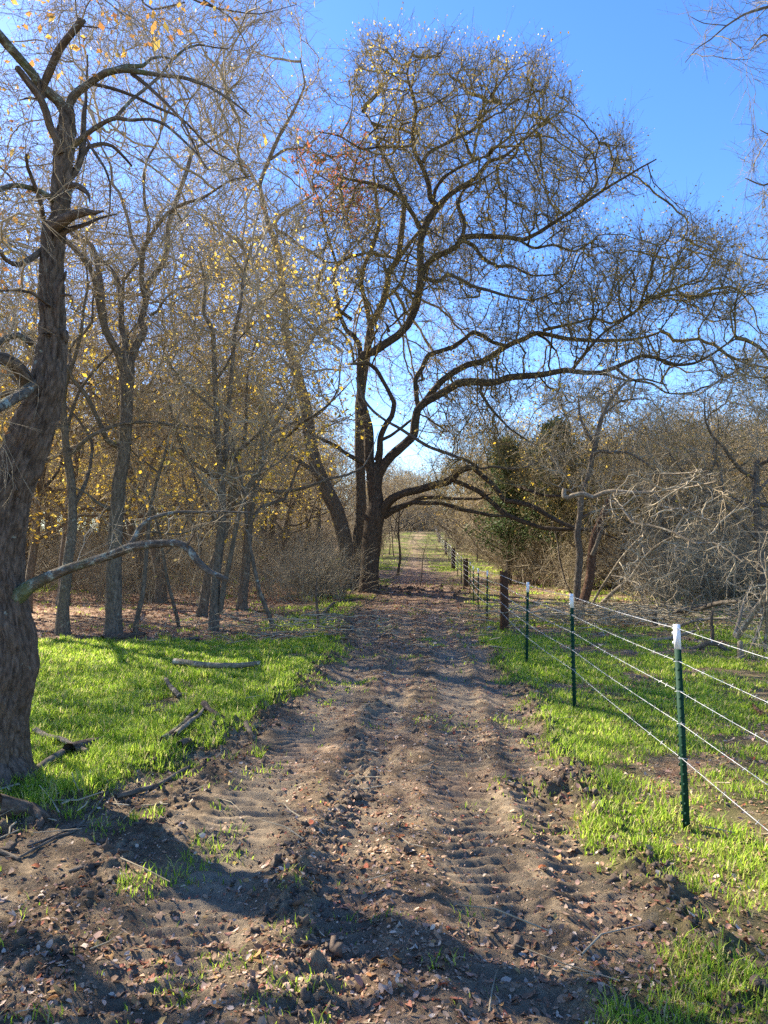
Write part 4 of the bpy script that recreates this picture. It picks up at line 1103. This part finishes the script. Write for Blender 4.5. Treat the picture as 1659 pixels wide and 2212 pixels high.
# trees standing outside the left of the frame shade the near track
OL = "bare tree beyond the left edge of the view, shading the track"
for (x, y, k, s) in ((-8.2, 7.2, 'open', .75), (-13.5, 12.5, 'open', 1.0), (-15.5, 8.0, 'open', 1.0), (-19, 17, 'open', 1.0), (-9.5, 2.6, 'open', .8), (-9.8, 11.5, 'open', .7), (-8.8, 15.4, 'open', .85), (-11.5, 18.2, 'open', 1.0), (-10.6, 14.2, 'sapling', 1.5), (-7.2, 9.6, 'sapling', 1.5)):
    plant(k, x, y, 'shade_tree', OL, 'tree', 'trees outside the left of the view', s)
print("planted", time.time() - T0)

# ---- junipers
def juniper(px, py0, py1, d, label, seed, wd=1.5):
    x = at_px(px, d); zt = float(P(px, py0, d)[2]); z0 = gz(x, d)
    h = zt - z0; root = thing('juniper_tree', (x, d, z0 - .05), label, 'juniper', None)
    g = np.random.default_rng(seed)
    rows = np.array([[0, 0, -.2, .16], [.05, 0, h * .3, .12], [-.03, 0, h * .7, .07], [0, 0, h * .98, .02]])
    A = Acc(); A.add(*tube(catmull(rows, .3), 8, .1)); link('trunk', A.mesh('trunk', M['bark_far']), root)
    n = 240; t = g.random(n) ** .9; z = h * (.2 + .78 * t); a = g.uniform(0, 6.28, n)
    R_ = wd * (1 - t) ** .5 * (1 + .9 * fbm(a * 1.6, z * 1.3, o=3, seed=seed)) + .12
    p0 = np.stack([0 * z, 0 * z, z - .3 * R_], 1); p1 = np.stack([np.cos(a) * R_, np.sin(a) * R_, z + .25 * R_], 1)
    A = Acc(); A.add(*frusta(p0, p1, np.full(n, .02), np.full(n, .008), 3)); link('limbs', A.mesh('limbs', M['bark_far'], smooth=False), root)
    m = 62; q = g.random((n, m, 1)) ** .55
    pts = (p0[:, None] * (1 - q) + p1[:, None] * q + g.normal(0, .11, (n, m, 3))).reshape(-1, 3)
    V, Fq = leaf_quads(pts, .10, seed); A = Acc(); A.add(V, Fq); link('foliage', A.mesh('foliage', M['leaf_cedar'], smooth=False), root)
juniper(1098, 940, 1150, 33, "dark green juniper showing between the oak's low limbs", 3, 1.35)
juniper(1205, 900, 1150, 31, "greyish green juniper right beside the golden tree", 4, 1.5)
juniper(1170, 960, 1150, 38, "shorter dark green juniper filling the gap next to the golden tree", 5, 1.3)

# ---- hanging leafy branches over the top left: a tree rooted outside the frame
LO = [("trunk", catmull(np.array([[-6.2, 4.2, -.3, .26], [-6.1, 4.3, 2.5, .2], [-5.6, 4.8, 5.0, .17], [-5.0, 5.4, 6.8, .14], [-4.2, 6.0, 8.0, .10]]), .15)),
      ("limb", limb("Z-200,-60,9 -60,-70,8 80,-60,7 170,-40,5 240,10,3.5 300,60,2", 5.9, 6.2)),
      ("limb", limb("Z-60,-70,7 150,-110,6 330,-60,6 420,0,4.5 480,20,3.5 560,30,2.5 640,10,1.5", 6.0, 6.8)),
      ("limb", limb("Z150,-110,4 160,-30,4 165,30,3 175,110,1.5", 6.0, 5.8)),
      ("limb", limb("Z330,-60,5 300,-10,4 330,20,4 400,5,3", 6.2, 6.4)),
      ("limb", limb("Z400,-40,4 440,0,4 500,40,3 540,110,1.5", 6.4, 6.6)),
      ("limb", limb("Z-150,260,8 -60,310,6 20,380,4 60,450,2", 5.6, 6.6)),
      ("limb", limb("Z-150,520,7 -60,500,5 10,520,4 70,560,2", 5.8, 7.4)),
      ("limb", limb("Z-160,700,6 -60,660,5 20,690,3 70,740,2", 5.8, 7.2))]
for L_ in LO[1:]:
    s0 = L_[1][0].copy()
LO += [("limb", catmull(np.array([[-5.0, 5.4, 6.8, .09], [-4.6, 5.7, 7.4, .07], [*LO[1][1][0, :3], .035]]), .15)),
       ("limb", catmull(np.array([[-5.9, 4.5, 4.0, .08], [-5.2, 5.0, 4.6, .06], [*LO[6][1][0, :3], .03]]), .15)),
       ("limb", catmull(np.array([[-6.05, 4.35, 3.0, .08], [-5.2, 5.0, 3.6, .05], [*LO[7][1][0, :3], .03]]), .15)),
       ("limb", catmull(np.array([[-6.1, 4.3, 2.4, .07], [-5.2, 5.0, 2.9, .04], [*LO[8][1][0, :3], .025]]), .15))]
atO = np.concatenate([poly_points([(40, -120), (640, -120), (650, 20), (600, 70), (480, 50), (300, 110), (180, 130), (60, 60)], 260, 6.3, .6, seed=91),
                      poly_points([(-160, 120), (40, 150), (70, 420), (60, 760), (-160, 820)], 260, 6.4, .8, seed=92)])
tree("overhanging_tree", "tree whose thin twigs of orange leaves hang above the snapped dead top", "tree", (-6.2, 4.2, gz(-6.2, 4.2)), LO, atO,
     dict(step=.13, infl=1.5, kill=.15, rtip=.0022, rmax=.009, L=.26, per=2, r=.0018, seed=31, tup=-.25, seedstep=.25),
     leaves=[('leaf_orange', .05, clump(-.05, .30, .03, 1.0, 83))], bark='bark_far')

# ---- bare tree rooted outside the right edge
LR = [("trunk", catmull(np.array([[8.2, 10.5, -.3, .26], [8.1, 10.4, 2.5, .2], [7.8, 10.2, 5.0, .16], [7.4, 10.0, 7.5, .11], [7.0, 9.8, 9.8, .05]]), .15)),
      ("limb", limb("Z1900,120,12 1800,30,9 1740,0,7 1659,15,6 1610,30,5 1570,55,4 1535,85,3 1505,105,2.4 1480,135,1.5", 9.8, 9.0)),
      ("limb", limb("Z1570,55,3 1520,50,2.5 1490,35,1.5", 9.2, 9.4)),
      ("limb", limb("Z1900,200,10 1780,130,7 1700,100,5 1650,75,4 1620,110,2", 9.8, 9.2)),
      ("limb", limb("Z1900,420,10 1800,400,8 1700,380,5 1650,400,4 1610,385,2", 9.9, 10.5)),
      ("limb", limb("Z1900,600,10 1800,590,7 1700,560,5 1640,560,3.5 1600,545,2", 10, 10.8)),
      ("limb", limb("Z1900,330,8 1750,330,6 1680,300,4 1640,280,2", 9.9, 10.3))]
LR[1:1] = [("limb", catmull(np.array([[7.6, 10.1, 6.5, .08], [*LR[1][1][0, :3], .045]]), .15)), ("limb", catmull(np.array([[7.85, 10.25, 4.6, .08], [*LR[4][1][0, :3], .045]]), .15)),
           ("limb", catmull(np.array([[8.0, 10.3, 3.6, .08], [*LR[5][1][0, :3], .045]]), .15)), ("limb", catmull(np.array([[7.7, 10.15, 5.4, .07], [*LR[6][1][0, :3], .035]]), .15)),
           ("limb", catmull(np.array([[7.65, 10.1, 6.0, .07], [*LR[3][1][0, :3], .035]]), .15))]
atR = np.concatenate([poly_points([(1490, 40), (1530, 0), (1800, -80), (1850, 200), (1659, 170), (1600, 140), (1560, 90), (1500, 130)], 170, 9.4, .6, seed=93),
                      poly_points([(1600, 370), (1640, 260), (1850, 220), (1900, 640), (1700, 620), (1590, 540), (1610, 450)], 330, 10.3, .9, seed=94)])
tree("bare_edge_tree", "tree whose bare grey twigs reach into the open blue sky from the right", "tree", (8.2, 10.5, gz(8.2, 10.5)), LR, atR,
     dict(step=.16, infl=1.8, kill=.19, rtip=.0028, rmax=.012, L=.34, per=2, r=.0024, seed=33, tup=-.05, seedstep=.25),
     leaves=[('leaf_dull', .035, lambda p: np.where(p[:, 2] < 7.0, .30, .0))], twig='twig_dark')
print("edge trees", time.time() - T0)

# ================================================================== undergrowth
def brush(pts, seed, mname, name, label, hgt=(1.0, 2.6), stems=(6, 12)):
    g = np.random.default_rng(seed)
    P0, P1, R0, R1 = [], [], [], []
    # a handful of shrub shapes, re-used with turns and scales
    shapes = []
    for k in range(7):
        n = g.integers(*stems) + 5; a = g.uniform(0, 6.28, n)
        d = norm(np.stack([np.cos(a) * .30, np.sin(a) * .30, np.ones(n)], 1) + g.normal(0, .22, (n, 3)))
        p = np.stack([np.cos(a) * .25, np.sin(a) * .25, 0 * a - .03], 1) * g.random((n, 1)) ; r = np.full(n, .009)
        segs = []
        for s in range(6):
            q = p + d * g.uniform(.12, .22, (n, 1)); segs.append((p, q, r, r * .82)); 
            if s >= 1:
                e0, e1, f0, f1, _ = twiglets(q, d, .40, .0042, 1, .05, seed * 31 + k * 9 + s, 1.1); segs.append((e0, e1, f0, f1))
            p = q; r = r * .82; d = norm(d + g.normal(0, .3, (n, 3)) + np.array([0, 0, .04]))
        shapes.append([np.concatenate(c) for c in zip(*segs)])
    for (x, y) in pts:
        s0, s1, q0, q1 = shapes[g.integers(7)]; h = g.uniform(*hgt); a = g.uniform(0, 6.28); c, s = math.cos(a), math.sin(a)
        Rm = np.array([[c, s, 0], [-s, c, 0], [0, 0, 1]]) * h * np.array([g.uniform(.8, 1.3), g.uniform(.8, 1.3), 1])[None]
        o = np.array([x, y, gz(x, y)])
        P0.append(s0 @ Rm + o); P1.append(s1 @ Rm + o); k = max(1, (y / 16) ** .5); R0.append(q0 * k); R1.append(q1 * k)
    V, Fq = frusta(*[np.concatenate(v) for v in (P0, P1, R0, R1)], 3)
    tag(link(name, mesh(name, V, Fq, M[mname], False)), label, "undergrowth", kind='stuff')
    print(name, len(Fq))
g = np.random.default_rng(5)
n = 1300; y = 22 + 45 * g.random(n) ** 1.2; x = -g.uniform(0, 1, n) * (.6 * y + 3)
k = (x < -2.2 - .03 * y) & ((y > 28) | (fbm(x * .5, y * .5, o=2, seed=7) > .0)); brush(list(zip(x[k], y[k]))[:560], 3, 'twig_tan', 'undergrowth', "grey tangled undergrowth between the trunks left of the track")
n = 1400; y = 21 + 55 * g.random(n) ** 1.4; x = g.uniform(0, 1, n) * (.6 * y + 3)
k = (x > 4.6 + .045 * y + .5 * (y < 30)) & ((y > 26) | (x > 8)); brush(list(zip(x[k], y[k]))[:520], 4, 'twig_tan', 'scrub_undergrowth', "tan tangled scrub beyond the wire fence", (.9, 2.9))
n = 520; y = g.uniform(60, 175, n); x = rut_centre(y) + g.choice([-1, 1], n) * g.uniform(3.4, 34, n) * (y / 100)
x = np.where(y > 126, g.uniform(-50, 60, n), x)
x = np.concatenate([x, g.uniform(-18, 34, 420)]); y = np.concatenate([y, g.uniform(119, 135, 420)])
brush(list(zip(x, y)), 6, 'twig_tan', 'distant_undergrowth', "pale brush lining the far end of the track", (2.2, 4.0))
xs = []
for k in range(26):
    y = g.uniform(23.5, 30); xs.append((g.uniform(-4.2, -1.4), y))
brush(xs, 9, 'twig_tan', 'thicket_undergrowth', "pale grey thorny thicket at the foot of the spreading oak", (.8, 1.7))
print("brush", time.time() - T0)

# ---- shrub of pale stems at the right edge
LS = [("limb", limb("F1450,2010,40 1500,1940,40 1560,1850,36 1620,1760,30 1680,1640,22 1700,1500,14", 11.5, 11)),
      ("limb", limb("F1440,2000,26 1470,1900,24 1500,1780,16 1560,1640,8", 11.5, 12)),
      ("limb", limb("F1560,2060,24 1600,1950,20 1640,1820,14 1600,1680,8", 11.3, 11)),
      ("limb", limb("F1640,2100,24 1650,1900,20 1659,1700,16 1640,1450,10", 11.3, 10.8))]
bS = P(1600, 1420, 11.4); bS[2] = gz(bS[0], bS[1])
tree("edge_shrub", "tangled pale stemmed shrub on the grass beyond the fence, cut by the frame's edge", "shrub", bS, [("trunk", catmull(np.array([[*bS, .05], [bS[0], bS[1], bS[2] + .25, .04]]), .1))] + LS,
     poly_points([(1560, 1380), (1600, 1200), (1680, 1100), (1760, 1150), (1760, 1420), (1640, 1440)], 200, 11.3, .8, seed=96),
     dict(step=.15, infl=1.6, kill=.17, rtip=.0036, rmax=.014, L=.26, per=1, r=.003, seed=35, tup=-.1, jit=.6, spread=1.1, seedstep=.25), bark='bark_pale', twig='twig_pale')

# ================================================================== fallen wood
def log(name, label, cat, s, d0, d1, bark='bark_pale', group=None, onground=True, sub=(), lift=.35):
    o = spec(s); d0a = np.linspace(d0, d1, len(o))
    p = P(o[:, 0], o[:, 1], d0a); r = o[:, 2] * d0a / F / 2
    if onground: p[:, 2] = H(p[:, 0], p[:, 1]) + r * lift
    rows = np.concatenate([p, r[:, None]], 1); c = catmull(rows, max(.03, r.max() * .7)); base = c[0, :3]
    root = thing(name, base, label, cat, group)
    A = Acc(); A.add(*tube(c, nsides(r.max()) + 2, .22, None, .8, seed=int(o[0, 0]))); link('stem', A.mesh('stem', M[bark], base), root)
    for (ss, a0, a1) in sub:
        c2 = limb(ss, a0, a1); A = Acc(); A.add(*tube(c2, nsides(c2[:, 3].max()), .2, None, .5, seed=4)); link('side_branch', A.mesh('side_branch', M[bark], base), root)
    return root
def yd(px, py):  # distance of the ground at a grid point
    return CAMZ * F / (py - 1195.0)
def glog(name, label, cat, pts, w, bark='bark_pale', group=None, lift=.35):
    """log lying through ground points (px, py); w in grid units at each end"""
    pts = np.array(pts, float); d = yd(pts[:, 0], pts[:, 1]); p = P(pts[:, 0], pts[:, 1], d)
    r = np.linspace(w[0], w[1], len(pts)) * d / F / 2
    p[:, 2] = H(p[:, 0], p[:, 1]) + r * lift
    c = catmull(np.concatenate([p, r[:, None]], 1), max(.02, r.max() * .8)); base = c[0, :3]
    A = Acc(); A.add(*tube(c, nsides(r.max()) + 2, .25, None, .8, seed=int(pts[0, 0]) % 97))
    o = link(name, A.mesh(name, M[bark], base)); o.location = base; return tag(o, label, cat, group)
glog('fallen_branch', "pale weathered branch lying across the bright grass left of the track", "branch", [(375, 1448), (400, 1450), (440, 1455), (480, 1456), (520, 1454), (558, 1447)], (14, 11), lift=2.2)
glog('fallen_branch', "short dark and white piece of branch propped in the grass below the pale weathered branch", "branch", [(358, 1482), (368, 1500), (378, 1515), (388, 1524)], (9, 11), 'bark_lichen', lift=2.6)
glog('fallen_branch', "mossy grey branch leaning through the grass beside the track, longer of two side by side", "branch", [(352, 1622), (372, 1604), (395, 1585), (410, 1565), (425, 1548)], (16, 7), 'bark_lichen', lift=2.2)
glog('fallen_branch', "thin white lichened branch beside the mossy one in the grass", "branch", [(378, 1612), (392, 1596), (415, 1577), (430, 1562), (440, 1545)], (12, 6), 'bark_pale', lift=3.2)
glog('fallen_branch', "short rotten stub of wood at the end of the mossy branch", "branch", [(388, 1630), (402, 1622), (418, 1612)], (15, 10), 'bark_far', lift=1.6)
glog('fallen_branch', "dark rotten branch end buried in the grass above the mossy branch", "branch", [(440, 1540), (455, 1552), (475, 1562), (490, 1568)], (14, 5), 'bark_oak', lift=2)
glog('fallen_branch', "broken branch piece sticking out of the muddy bank at the grass edge", "branch", [(530, 1578), (540, 1588), (548, 1600)], (12, 8), 'bark_far', lift=1.6)
glog('fallen_branch', "pale knotty branch touching the foot of the ridged foreground trunk", "branch", [(75, 1596), (100, 1606), (130, 1615), (160, 1628), (188, 1640)], (12, 9), 'bark_pale', lift=2.2)
glog('fallen_branch', "dark rotten log chunk lying by the foreground trunk", "log", [(150, 1640), (175, 1628), (205, 1612), (215, 1608)], (34, 14), 'bark_oak', lift=.7)
glog('fallen_branch', "thick barkless branch lying along the front of the foreground trunk", "branch", [(-20, 1712), (20, 1700), (60, 1685), (100, 1662), (135, 1640)], (22, 15), 'bark_far', lift=.9)
glog('tree_stump', "dark rotten stump hidden in grass under the foreground trunk", "stump", [(-10, 1770), (30, 1760), (70, 1758), (100, 1768)], (50, 20), 'bark_oak', lift=.8)
for lab, pts, w in (("thin pale stick at the lower left end of the brush heap", [(-5, 1828), (25, 1838), (45, 1846)], (10, 7)),
                    ("long thin bent stick lying on the mud at the edge of the grass", [(40, 1842), (90, 1815), (130, 1790), (160, 1782), (205, 1740), (240, 1705)], (7, 5)),
                    ("straight grey stick lying flat on the mud nearer the camera", [(150, 1868), (200, 1866), (255, 1862)], (8, 6)),
                    ("pale twig lying along the mud bank below the grass", [(60, 1815), (110, 1795), (170, 1770), (215, 1775)], (5, 3)),
                    ("grey mossy branch along the top of the mud bank", [(250, 1720), (300, 1705), (345, 1690), (390, 1665), (420, 1650)], (12, 9))):
    glog('fallen_stick', lab, "stick", pts, w, 'bark_far', lift=1.1)
glog('fallen_branch', "long dark branch lying on grass short of the spreading oak", "branch", [(690, 1340), (705, 1325), (720, 1310), (750, 1302), (775, 1298)], (7, 4), 'bark_far', lift=1.2)
glog('fallen_branch', "grey log lying on the dark ground behind the grass left of the track", "branch", [(370, 1390), (395, 1388), (430, 1386)], (9, 7), 'bark_far', lift=1)
glog('fallen_branch', "rotten log at the foot of the forked tree", "log", [(220, 1392), (260, 1386), (300, 1380), (310, 1378)], (16, 10), 'bark_oak', lift=.8)
glog('fallen_branch', "reddish brown curved stick standing in the grass at the right edge", "branch", [(1620, 1508), (1632, 1530), (1650, 1548)], (5, 9), 'bark_red', lift=2)
# fallen trunk and branches beyond the fence
def ylim(s, d0, d1): return limb(s, d0, d1)
fall = [("long dark fallen trunk rising from the snapped tree's foot across the grass", "F480,1885,56 560,1880,54 640,1885,50 740,1905,42 820,1905,42 920,1890,44 1000,1880,42 1060,1850,38 1130,1825,36 1220,1815,34 1310,1790,32 1400,1775,26 1480,1770,22 1560,1740,18 1659,1700,12", 19, 14.5, 'bark_far', [("F1150,1830,16 1180,1760,12 1250,1720,8", 16, 16)]),
        ("fallen grey limb lying beneath the long dark fallen trunk", "F640,1940,20 760,1980,24 860,1960,28 960,1945,28 1060,1935,26 1180,1900,22 1300,1885,20 1420,1885,12", 16.5, 14.8, 'bark_pale', [("F800,1910,12 760,1990,14 700,2000,8", 16, 16)]),
        ("pale fallen limb resting on the grass, nearer than the dark trunk", "F640,2050,22 740,2045,30 860,2035,32 950,2025,30 1040,2010,26 1110,1985,24 1190,1965,14", 13.6, 13.4, 'bark_pale', []),
        ("curved dark fallen limb lying on the grass nearest the fence", "F1060,2090,34 1140,2085,34 1200,2075,32 1260,2045,30 1330,2050,30 1400,2105,28 1470,2112,24 1560,2105,22 1659,2112,16", 12.6, 12.0, 'bark_far', [])]
for lab, s, d0, d1, bk, sub in fall:
    c = limb(s, d0, d1); base = c[0, :3].copy(); root = thing('fallen_limb', base, lab, "fallen limb")
    A = Acc(); A.add(*tube(c, nsides(c[:, 3].max()) + 2, .22, None, .8, seed=7)); link('stem', A.mesh('stem', M[bk], base), root)
    for ss, a0, a1 in sub:
        c2 = limb(ss, a0, a1); A = Acc(); A.add(*tube(c2, 8, .2, None, .5, seed=8)); link('side_branch', A.mesh('side_branch', M[bk], base), root)
for lab, s, d, bk in (("knobbly dead stump standing between the fallen trunk and the paired dark trunks", "F920,1890,34 918,1850,30 922,1815,26", 16.2, 'bark_oak'),
                      ("thin dark snag standing in the grass behind the curved fallen limb", "F1295,2020,26 1296,1960,22 1288,1900,20 1296,1835,16", 13.2, 'bark_oak'),
                      ("knotted dead sapling stub standing on the grass beside the track", "E415,2000,18 418,1900,20 410,1800,16 405,1700,12 412,1620,8", 15.2, 'bark_oak')):
    c = limb(s, d, None, .04); base = c[0, :3].copy(); c[0, 2] -= .15
    A = Acc(); A.add(*tube(c, 10, .3, None, .8, seed=9)); o = link('dead_snag', A.mesh('dead_snag', M[bk], base)); o.location = base; tag(o, lab, "snag")

# small sticks and twigs littering the ground: nobody could count them
g = np.random.default_rng(44); n = 5200
y = 2.5 + 26 * g.random(n) ** 1.3; x = g.uniform(-1, 1, n) * (.58 * y + .8)
l, r = path_edges(y)
brushpile = np.exp(-(((x - at_px(1330, 17)) / 3.2) ** 2 + ((y - 17.5) / 1.8) ** 2)) + .8 * np.exp(-(((x + 2.7) / .5) ** 2 + ((y - 4.9) / .5) ** 2)) + .35 * np.exp(-(((x + 1.8) / 1.6) ** 2 + ((y - 13.8) / 1.5) ** 2))
k = g.random(n) < np.clip(.04 + .16 * (y > 14) * (1 - path_mask(x, y)) + brushpile + .15 * np.exp(-((x - l) / .3) ** 2), 0, 1)
xb = np.concatenate([x[k], g.normal(at_px(1340, 17.5), 1.7, 1500), g.normal(-2.25, .25, 22), g.normal(-1.6, 1.3, 260)])
yb = np.concatenate([y[k], g.normal(17.0, 1.1, 1500), g.normal(4.75, .28, 22), g.normal(13.9, .7, 260)]); n = len(xb)
pb = np.stack([xb, yb, H(xb, yb) + .01 + g.random(n) * np.where((np.arange(n) >= k.sum()) & (yb > 10), .40, .03)], 1)
a = g.uniform(0, 6.28, n); d = norm(np.stack([np.cos(a), np.sin(a), g.normal(0, .15, n)], 1)); Ls = g.uniform(.12, .5, n)[:, None]
d2 = norm(d + g.normal(0, .3, (n, 3)) * [1, 1, .4]); q = pb + d * Ls * .5; e = q + d2 * Ls * .5; rr = g.uniform(.002, .006, n) * np.where(np.arange(n) >= k.sum(), 1.8, 1) * np.maximum(1, (yb / 10) ** .6)
V, Fq = frusta(np.concatenate([pb, q]), np.concatenate([q, e]), np.concatenate([rr, rr * .8]), np.concatenate([rr * .8, rr * .5]), 4)
tag(link('twig_debris', mesh('twig_debris', V, Fq, M['twig_tan'], False)), "small dry sticks and twigs littering the ground", "twig debris", kind='stuff')
print("wood", time.time() - T0)

# ================================================================== barbed wire fence
FD = [1.1, 4.38, 7.7, 10.8, 15.4, 17.9, 21.0, 26.5, 31.5, 43, 65, 100, 130]
FX = [1.56, 1.755, 1.96, 2.065, 2.49, 2.48, 2.66, 3.12, 3.46, 4.02, 5.43, 7.2, 8.9]
def fence_x(d): return float(np.interp(d, FD, FX))
steel = [1.1, 4.38, 7.7, 10.8, 17.9, 21.0, 24.2, 27.4, 34.5, 38.0, 47, 51, 55, 60, 70, 75, 80]
wood = [15.4, 31.3, 43.0, 65.0, 88.0, 100.0, 112.0]
fence = thing('barbed_wire_fence', (fence_x(4.38), 4.38, gz(1.75, 4.38)), "barbed wire fence of green steel posts and wooden posts running beside the track", "fence")
fb = np.array(fence.location)
def box(A, lo, hi):
    v = np.array([[x, y, z] for x in (lo[0], hi[0]) for y in (lo[1], hi[1]) for z in (lo[2], hi[2])], float)
    A.add(v, np.array([[0, 1, 3, 2], [4, 6, 7, 5], [0, 4, 5, 1], [2, 3, 7, 6], [0, 2, 6, 4], [1, 5, 7, 3]]))
def tpost_meshes(hT):
    A = Acc(); ht = hT - .145
    box(A, (-.019, -.004, -.25), (.019, .003, ht)); box(A, (-.003, .0035, -.25), (.0035, .034, ht))
    for i in range(int(ht / .055)): 
        z = .03 + i * .055; box(A, (-.026, -.010, z), (-.0195, .006, z + .016)); box(A, (-.006, -.013, z), (.006, -.0045, z + .014))
    a = A.mesh('steel_post', M['post_green'], smooth=False)
    A = Acc(); box(A, (-.0195, -.0045, ht + .0005), (.0195, .0035, hT)); box(A, (-.0035, .004, ht + .0005), (.004, .0345, hT))
    for i in range(2): 
        z = ht + .03 + i * .055; box(A, (-.0265, -.011, z), (-.020, .006, z + .016))
    return a, A.mesh('white_tip', M['post_white'], smooth=False)
ma, mb = tpost_meshes(1.18)
WZ = [1.155, .963, .79, .604, .406]
def clip_mesh():
    A = Acc()
    for z in WZ:
        c = np.array([[-.024, -.014, z, .0015], [-.005, -.019, z + .004, .0015], [.022, -.012, z, .0015], [.024, .010, z - .004, .0015]]); A.add(*tube(catmull(c, .008), 5, 0))
    return A.mesh('wire_clips', M['wire'])
mclip = clip_mesh()
g = np.random.default_rng(8)
fx_pts = []
for d in steel:
    x = fence_x(d); zg = gz(x, d) + .0
    o = link('steel_post', ma, fence); o.location = np.array([x, d, zg]) - fb; o.rotation_euler = (g.normal(0, .012), R(-1.6) if d == 4.38 else g.normal(0, .015), g.normal(0, .25))
    t = link('white_tip', mb, o)
    if d < 25: link('wire_clips', mclip, o)
def wood_post(d, r, h, seed):
    mm = M['cedar'] if d < 20 else M['bark_big']  # farther posts take the darker oak bark colour to stand in for shade
    x = fence_x(d); zg = gz(x, d); rows = np.array([[0, 0, -.3, r * 1.08], [0, 0, 0, r * 1.06], [.005, 0, h * .5, r], [-.004, 0, h, r * .93]])
    c = catmull(rows, .02)
    dsp = lambda B: -.012 * np.abs(fbm(B[..., 0] * 22, B[..., 1] * 22, B[..., 2] * 1.2, o=3, seed=seed)) - .006 * fbm(B[..., 0] * 50, B[..., 1] * 50, B[..., 2] * 6, o=2, seed=seed + 1)
    A = Acc(); A.add(*tube(c, 40, .08, dsp, .25, seed=seed)); o = link('wooden_post', A.mesh('wooden_post', mm), fence)
    o.location = np.array([x, d, zg]) - fb
for i, d in enumerate(wood): wood_post(d, .085 if d < 20 else .115 if d < 50 else .12, 1.22 if d < 20 else 1.2, 60 + i)
dists = sorted(steel + wood)
for wi, z in enumerate(WZ):
    pts = []
    for i, d in enumerate(dists):
        x = fence_x(d); pts.append([x - (.021 if d in steel else .09), d - (.018 if d in steel else 0), gz(x, d) + z])
    pts = np.array(pts); line = []
    for a_, b_ in zip(pts[:-1], pts[1:]):
        n = max(2, int((b_[1] - a_[1]) / .25)); t = np.linspace(0, 1, n, endpoint=False)[:, None]
        s = a_ + (b_ - a_) * t; s[:, 2] -= .012 * (4 * t * (1 - t))[:, 0]; line.append(s)
    line = np.concatenate(line + [pts[-1:]])
    rw = np.clip(.00010 * line[:, 1] + .0010, .0014, .0032)
    A = Acc(); A.add(*tube(np.concatenate([line, rw[:, None]], 1), 5, 0))
    # barbs
    L = np.concatenate([[0], np.cumsum(np.linalg.norm(np.diff(line, axis=0), axis=1))]); q = np.arange(.06, min(L[-1], 22), .125)
    bp = np.stack([np.interp(q, L, line[:, j]) for j in range(3)], 1); m = len(bp)
    for sgn in (1, -1):
        dv = norm(g.normal(0, 1, (m, 3)) * [1, .3, 1]) * .013
        A.add(*frusta(bp - dv, bp + dv, np.full(m, .0011), np.full(m, .0006), 3))
    link('barbed_wire', A.mesh('barbed_wire', M['wire'], fb), fence)
print("DONE build", time.time() - T0)
